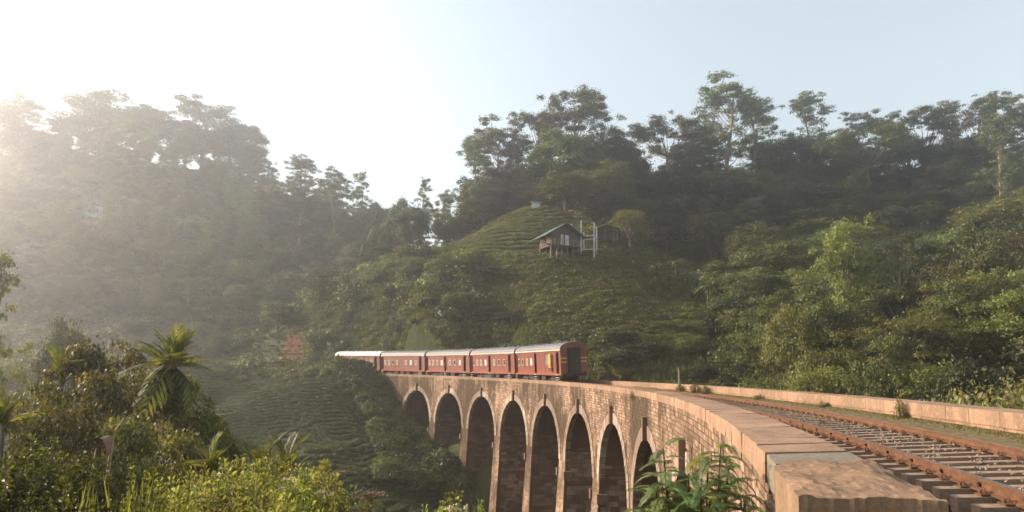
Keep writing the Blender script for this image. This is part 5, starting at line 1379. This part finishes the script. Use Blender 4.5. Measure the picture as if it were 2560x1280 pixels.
# ------------------------------------------------------------------ sapling against the wall
PSC = .8
def pinnate(length, npair, ll, curve, seed):
    r = random.Random(seed); q = MB(); pts = []
    for i in range(8):
        t = i / 7; a = t * curve; pts.append(Vector((length * sin(a) / curve, 0, -length * (1 - cos(a)) / curve)))
    q.tube(pts, [.005, .0045, .004, .004, .003, .003, .002, .0015], 3, 0, False)
    for i in range(npair):
        t = .10 + .9 * i / (npair - 1); k = t * 7; j = min(6, int(k)); p = pts[j].lerp(pts[j + 1], k - j); tg = (pts[j + 1] - pts[j]).normalized()
        l_ = ll * (sin(pi * (t * .78 + .16))) ** .5 * r.uniform(.85, 1.1)
        for sg in (1, -1):
            d_ = (tg * .45 + Vector((0, sg, 0)) + Vector((0, 0, -.45))).normalized(); nn = Vector((0, 0, 1)).cross(d_).cross(d_) * -1
            w_ = tg * l_ * .15; m_ = p + d_ * l_ * .45
            q.add([p, m_ - w_, p + d_ * l_, m_ + w_], [(0, 1, 2), (0, 2, 3)], r.random())
    return q.mesh('leaf', M['sap'])
M['sap'] = foliage('sapling_leaf', (.09, .14, .04), (.21, .26, .09), .45, .4)
pin = [pinnate(.42, 20, .085, 1.1, 1), pinnate(.36, 18, .08, 1.5, 2), pinnate(.46, 22, .09, 1.9, 3)]
x, y, z = spot(1735, 1150, 7.6)
zg = z - 2.6; sap = thing('wall_sapling', 'young tree with drooping feathery leaves growing up beside the viaduct wall', 'sapling', (x, y, zg))
r = random.Random(4); st = MB(); stems = []
for dx, dy, top in ((-.30, .1, 2.72), (-.05, 0, 2.45), (.28, -.1, 2.75), (.42, .1, 2.5), (-.42, -.05, 2.3), (.12, -.2, 2.2), (-.2, -.25, 2.05), (.35, -.3, 2.0), (-.5, -.3, 1.95), (.0, -.3, 2.35), (-.36, -.2, 2.5), (.5, -.2, 2.25), (.2, .1, 2.62), (-.55, 0, 2.1)):
    pts = [Vector((dx * .2, dy, -.5)), Vector((dx * .6, dy, top * .5)), Vector((dx, dy, top))]; st.tube(pts, [.02, .016, .007], 5); stems.append(pts)
part(sap, 'stem', st, M['leaf_mid'])
for pts in stems:
    for k in range(30):
        t = .58 + .42 * k / 29; p = pts[0].lerp(pts[1], t * 2) if t < .5 else pts[1].lerp(pts[2], t * 2 - 1)
        link('leaf', r.choice(pin), sap, p, (r.uniform(-.2, .2), -r.uniform(.1, .9) if t > .8 else -r.uniform(-.1, .6), k * 2.4 + r.uniform(-.4, .4)), (r.uniform(.75, 1.15),) * 3)
# ------------------------------------------------------------------ weeds on the masonry
wd_m = leafy_bush(12, .16, .3, 16, .045, 'leaf_yellow', .4)
for s_, d_, h_, k, lb in ((-19.4, DP - .14, .9, 1.6, 'upright leafy weed growing against the right parapet'), (-13.5, DP - .2, .8, 1.2, 'low weed at the foot of the right parapet'), (-6.2, DP - .25, .8, 1.3, 'green weed tuft further along the right parapet'),
                          (3.5, DP - .3, .8, 2.6, 'tall pale weed clump in the middle of the right parapet'), (1.6, DP - .3, .8, 2.2, 'pale weed clump on the near side of the tall one'), (6.2, DP - .3, .8, 2.2, 'pale weed clump on the far side of the tall one'), (-20.3, DL + .9, .45, .6, 'small weed between the rails'), (-11.5, DL + 1.35, .4, .6, 'dry weed beside the far rail')):
    x, y, _ = P(s_, d_, 0); t = thing('weed', lb, 'weed', (x, y, rz(s_, min(d_, 5), -.22)), rnd.random() * 6)
    for nm, m_ in (('stems', wd_m[0]), ('foliage', wd_m[1])):
        o = link(nm, m_, t, scale=(k, k, k * (1.5 if k == 1.6 else 1.0))); o['kind'] = 'stuff'
x, y, z = P(-5.2, -.04, HC + .1)
t = thing('hanging_weed', 'small green creeper hanging over the coping of the left parapet', 'weed', (x, y, z - .35)); o = link('foliage', wd_m[1], t, scale=(.7, .7, 1.6)); o['kind'] = 'stuff'

# ------------------------------------------------------------------ haze
zb = float(GZ.min()) - 1.5
q = MB(); q.box((-560, -360, zb), (560, 600, 132))
hm = bpy.data.materials.new('haze_air'); hm.use_nodes = True; hn = hm.node_tree
for x in list(hn.nodes):
    if x.type != 'OUTPUT_MATERIAL': hn.nodes.remove(x)
pv_ = hn.nodes.new('ShaderNodeVolumePrincipled'); pv_.inputs['Color'].default_value = (.92, .92, .93, 1)
pv_.inputs['Density'].default_value = HAZE_DENSITY; pv_.inputs['Anisotropy'].default_value = .78
hn.links.new(pv_.outputs[0], [x for x in hn.nodes if x.type == 'OUTPUT_MATERIAL'][0].inputs['Volume'])
tag(link('haze', q.mesh('haze', hm)), 'thin morning haze filling the valley', None, None, 'stuff')
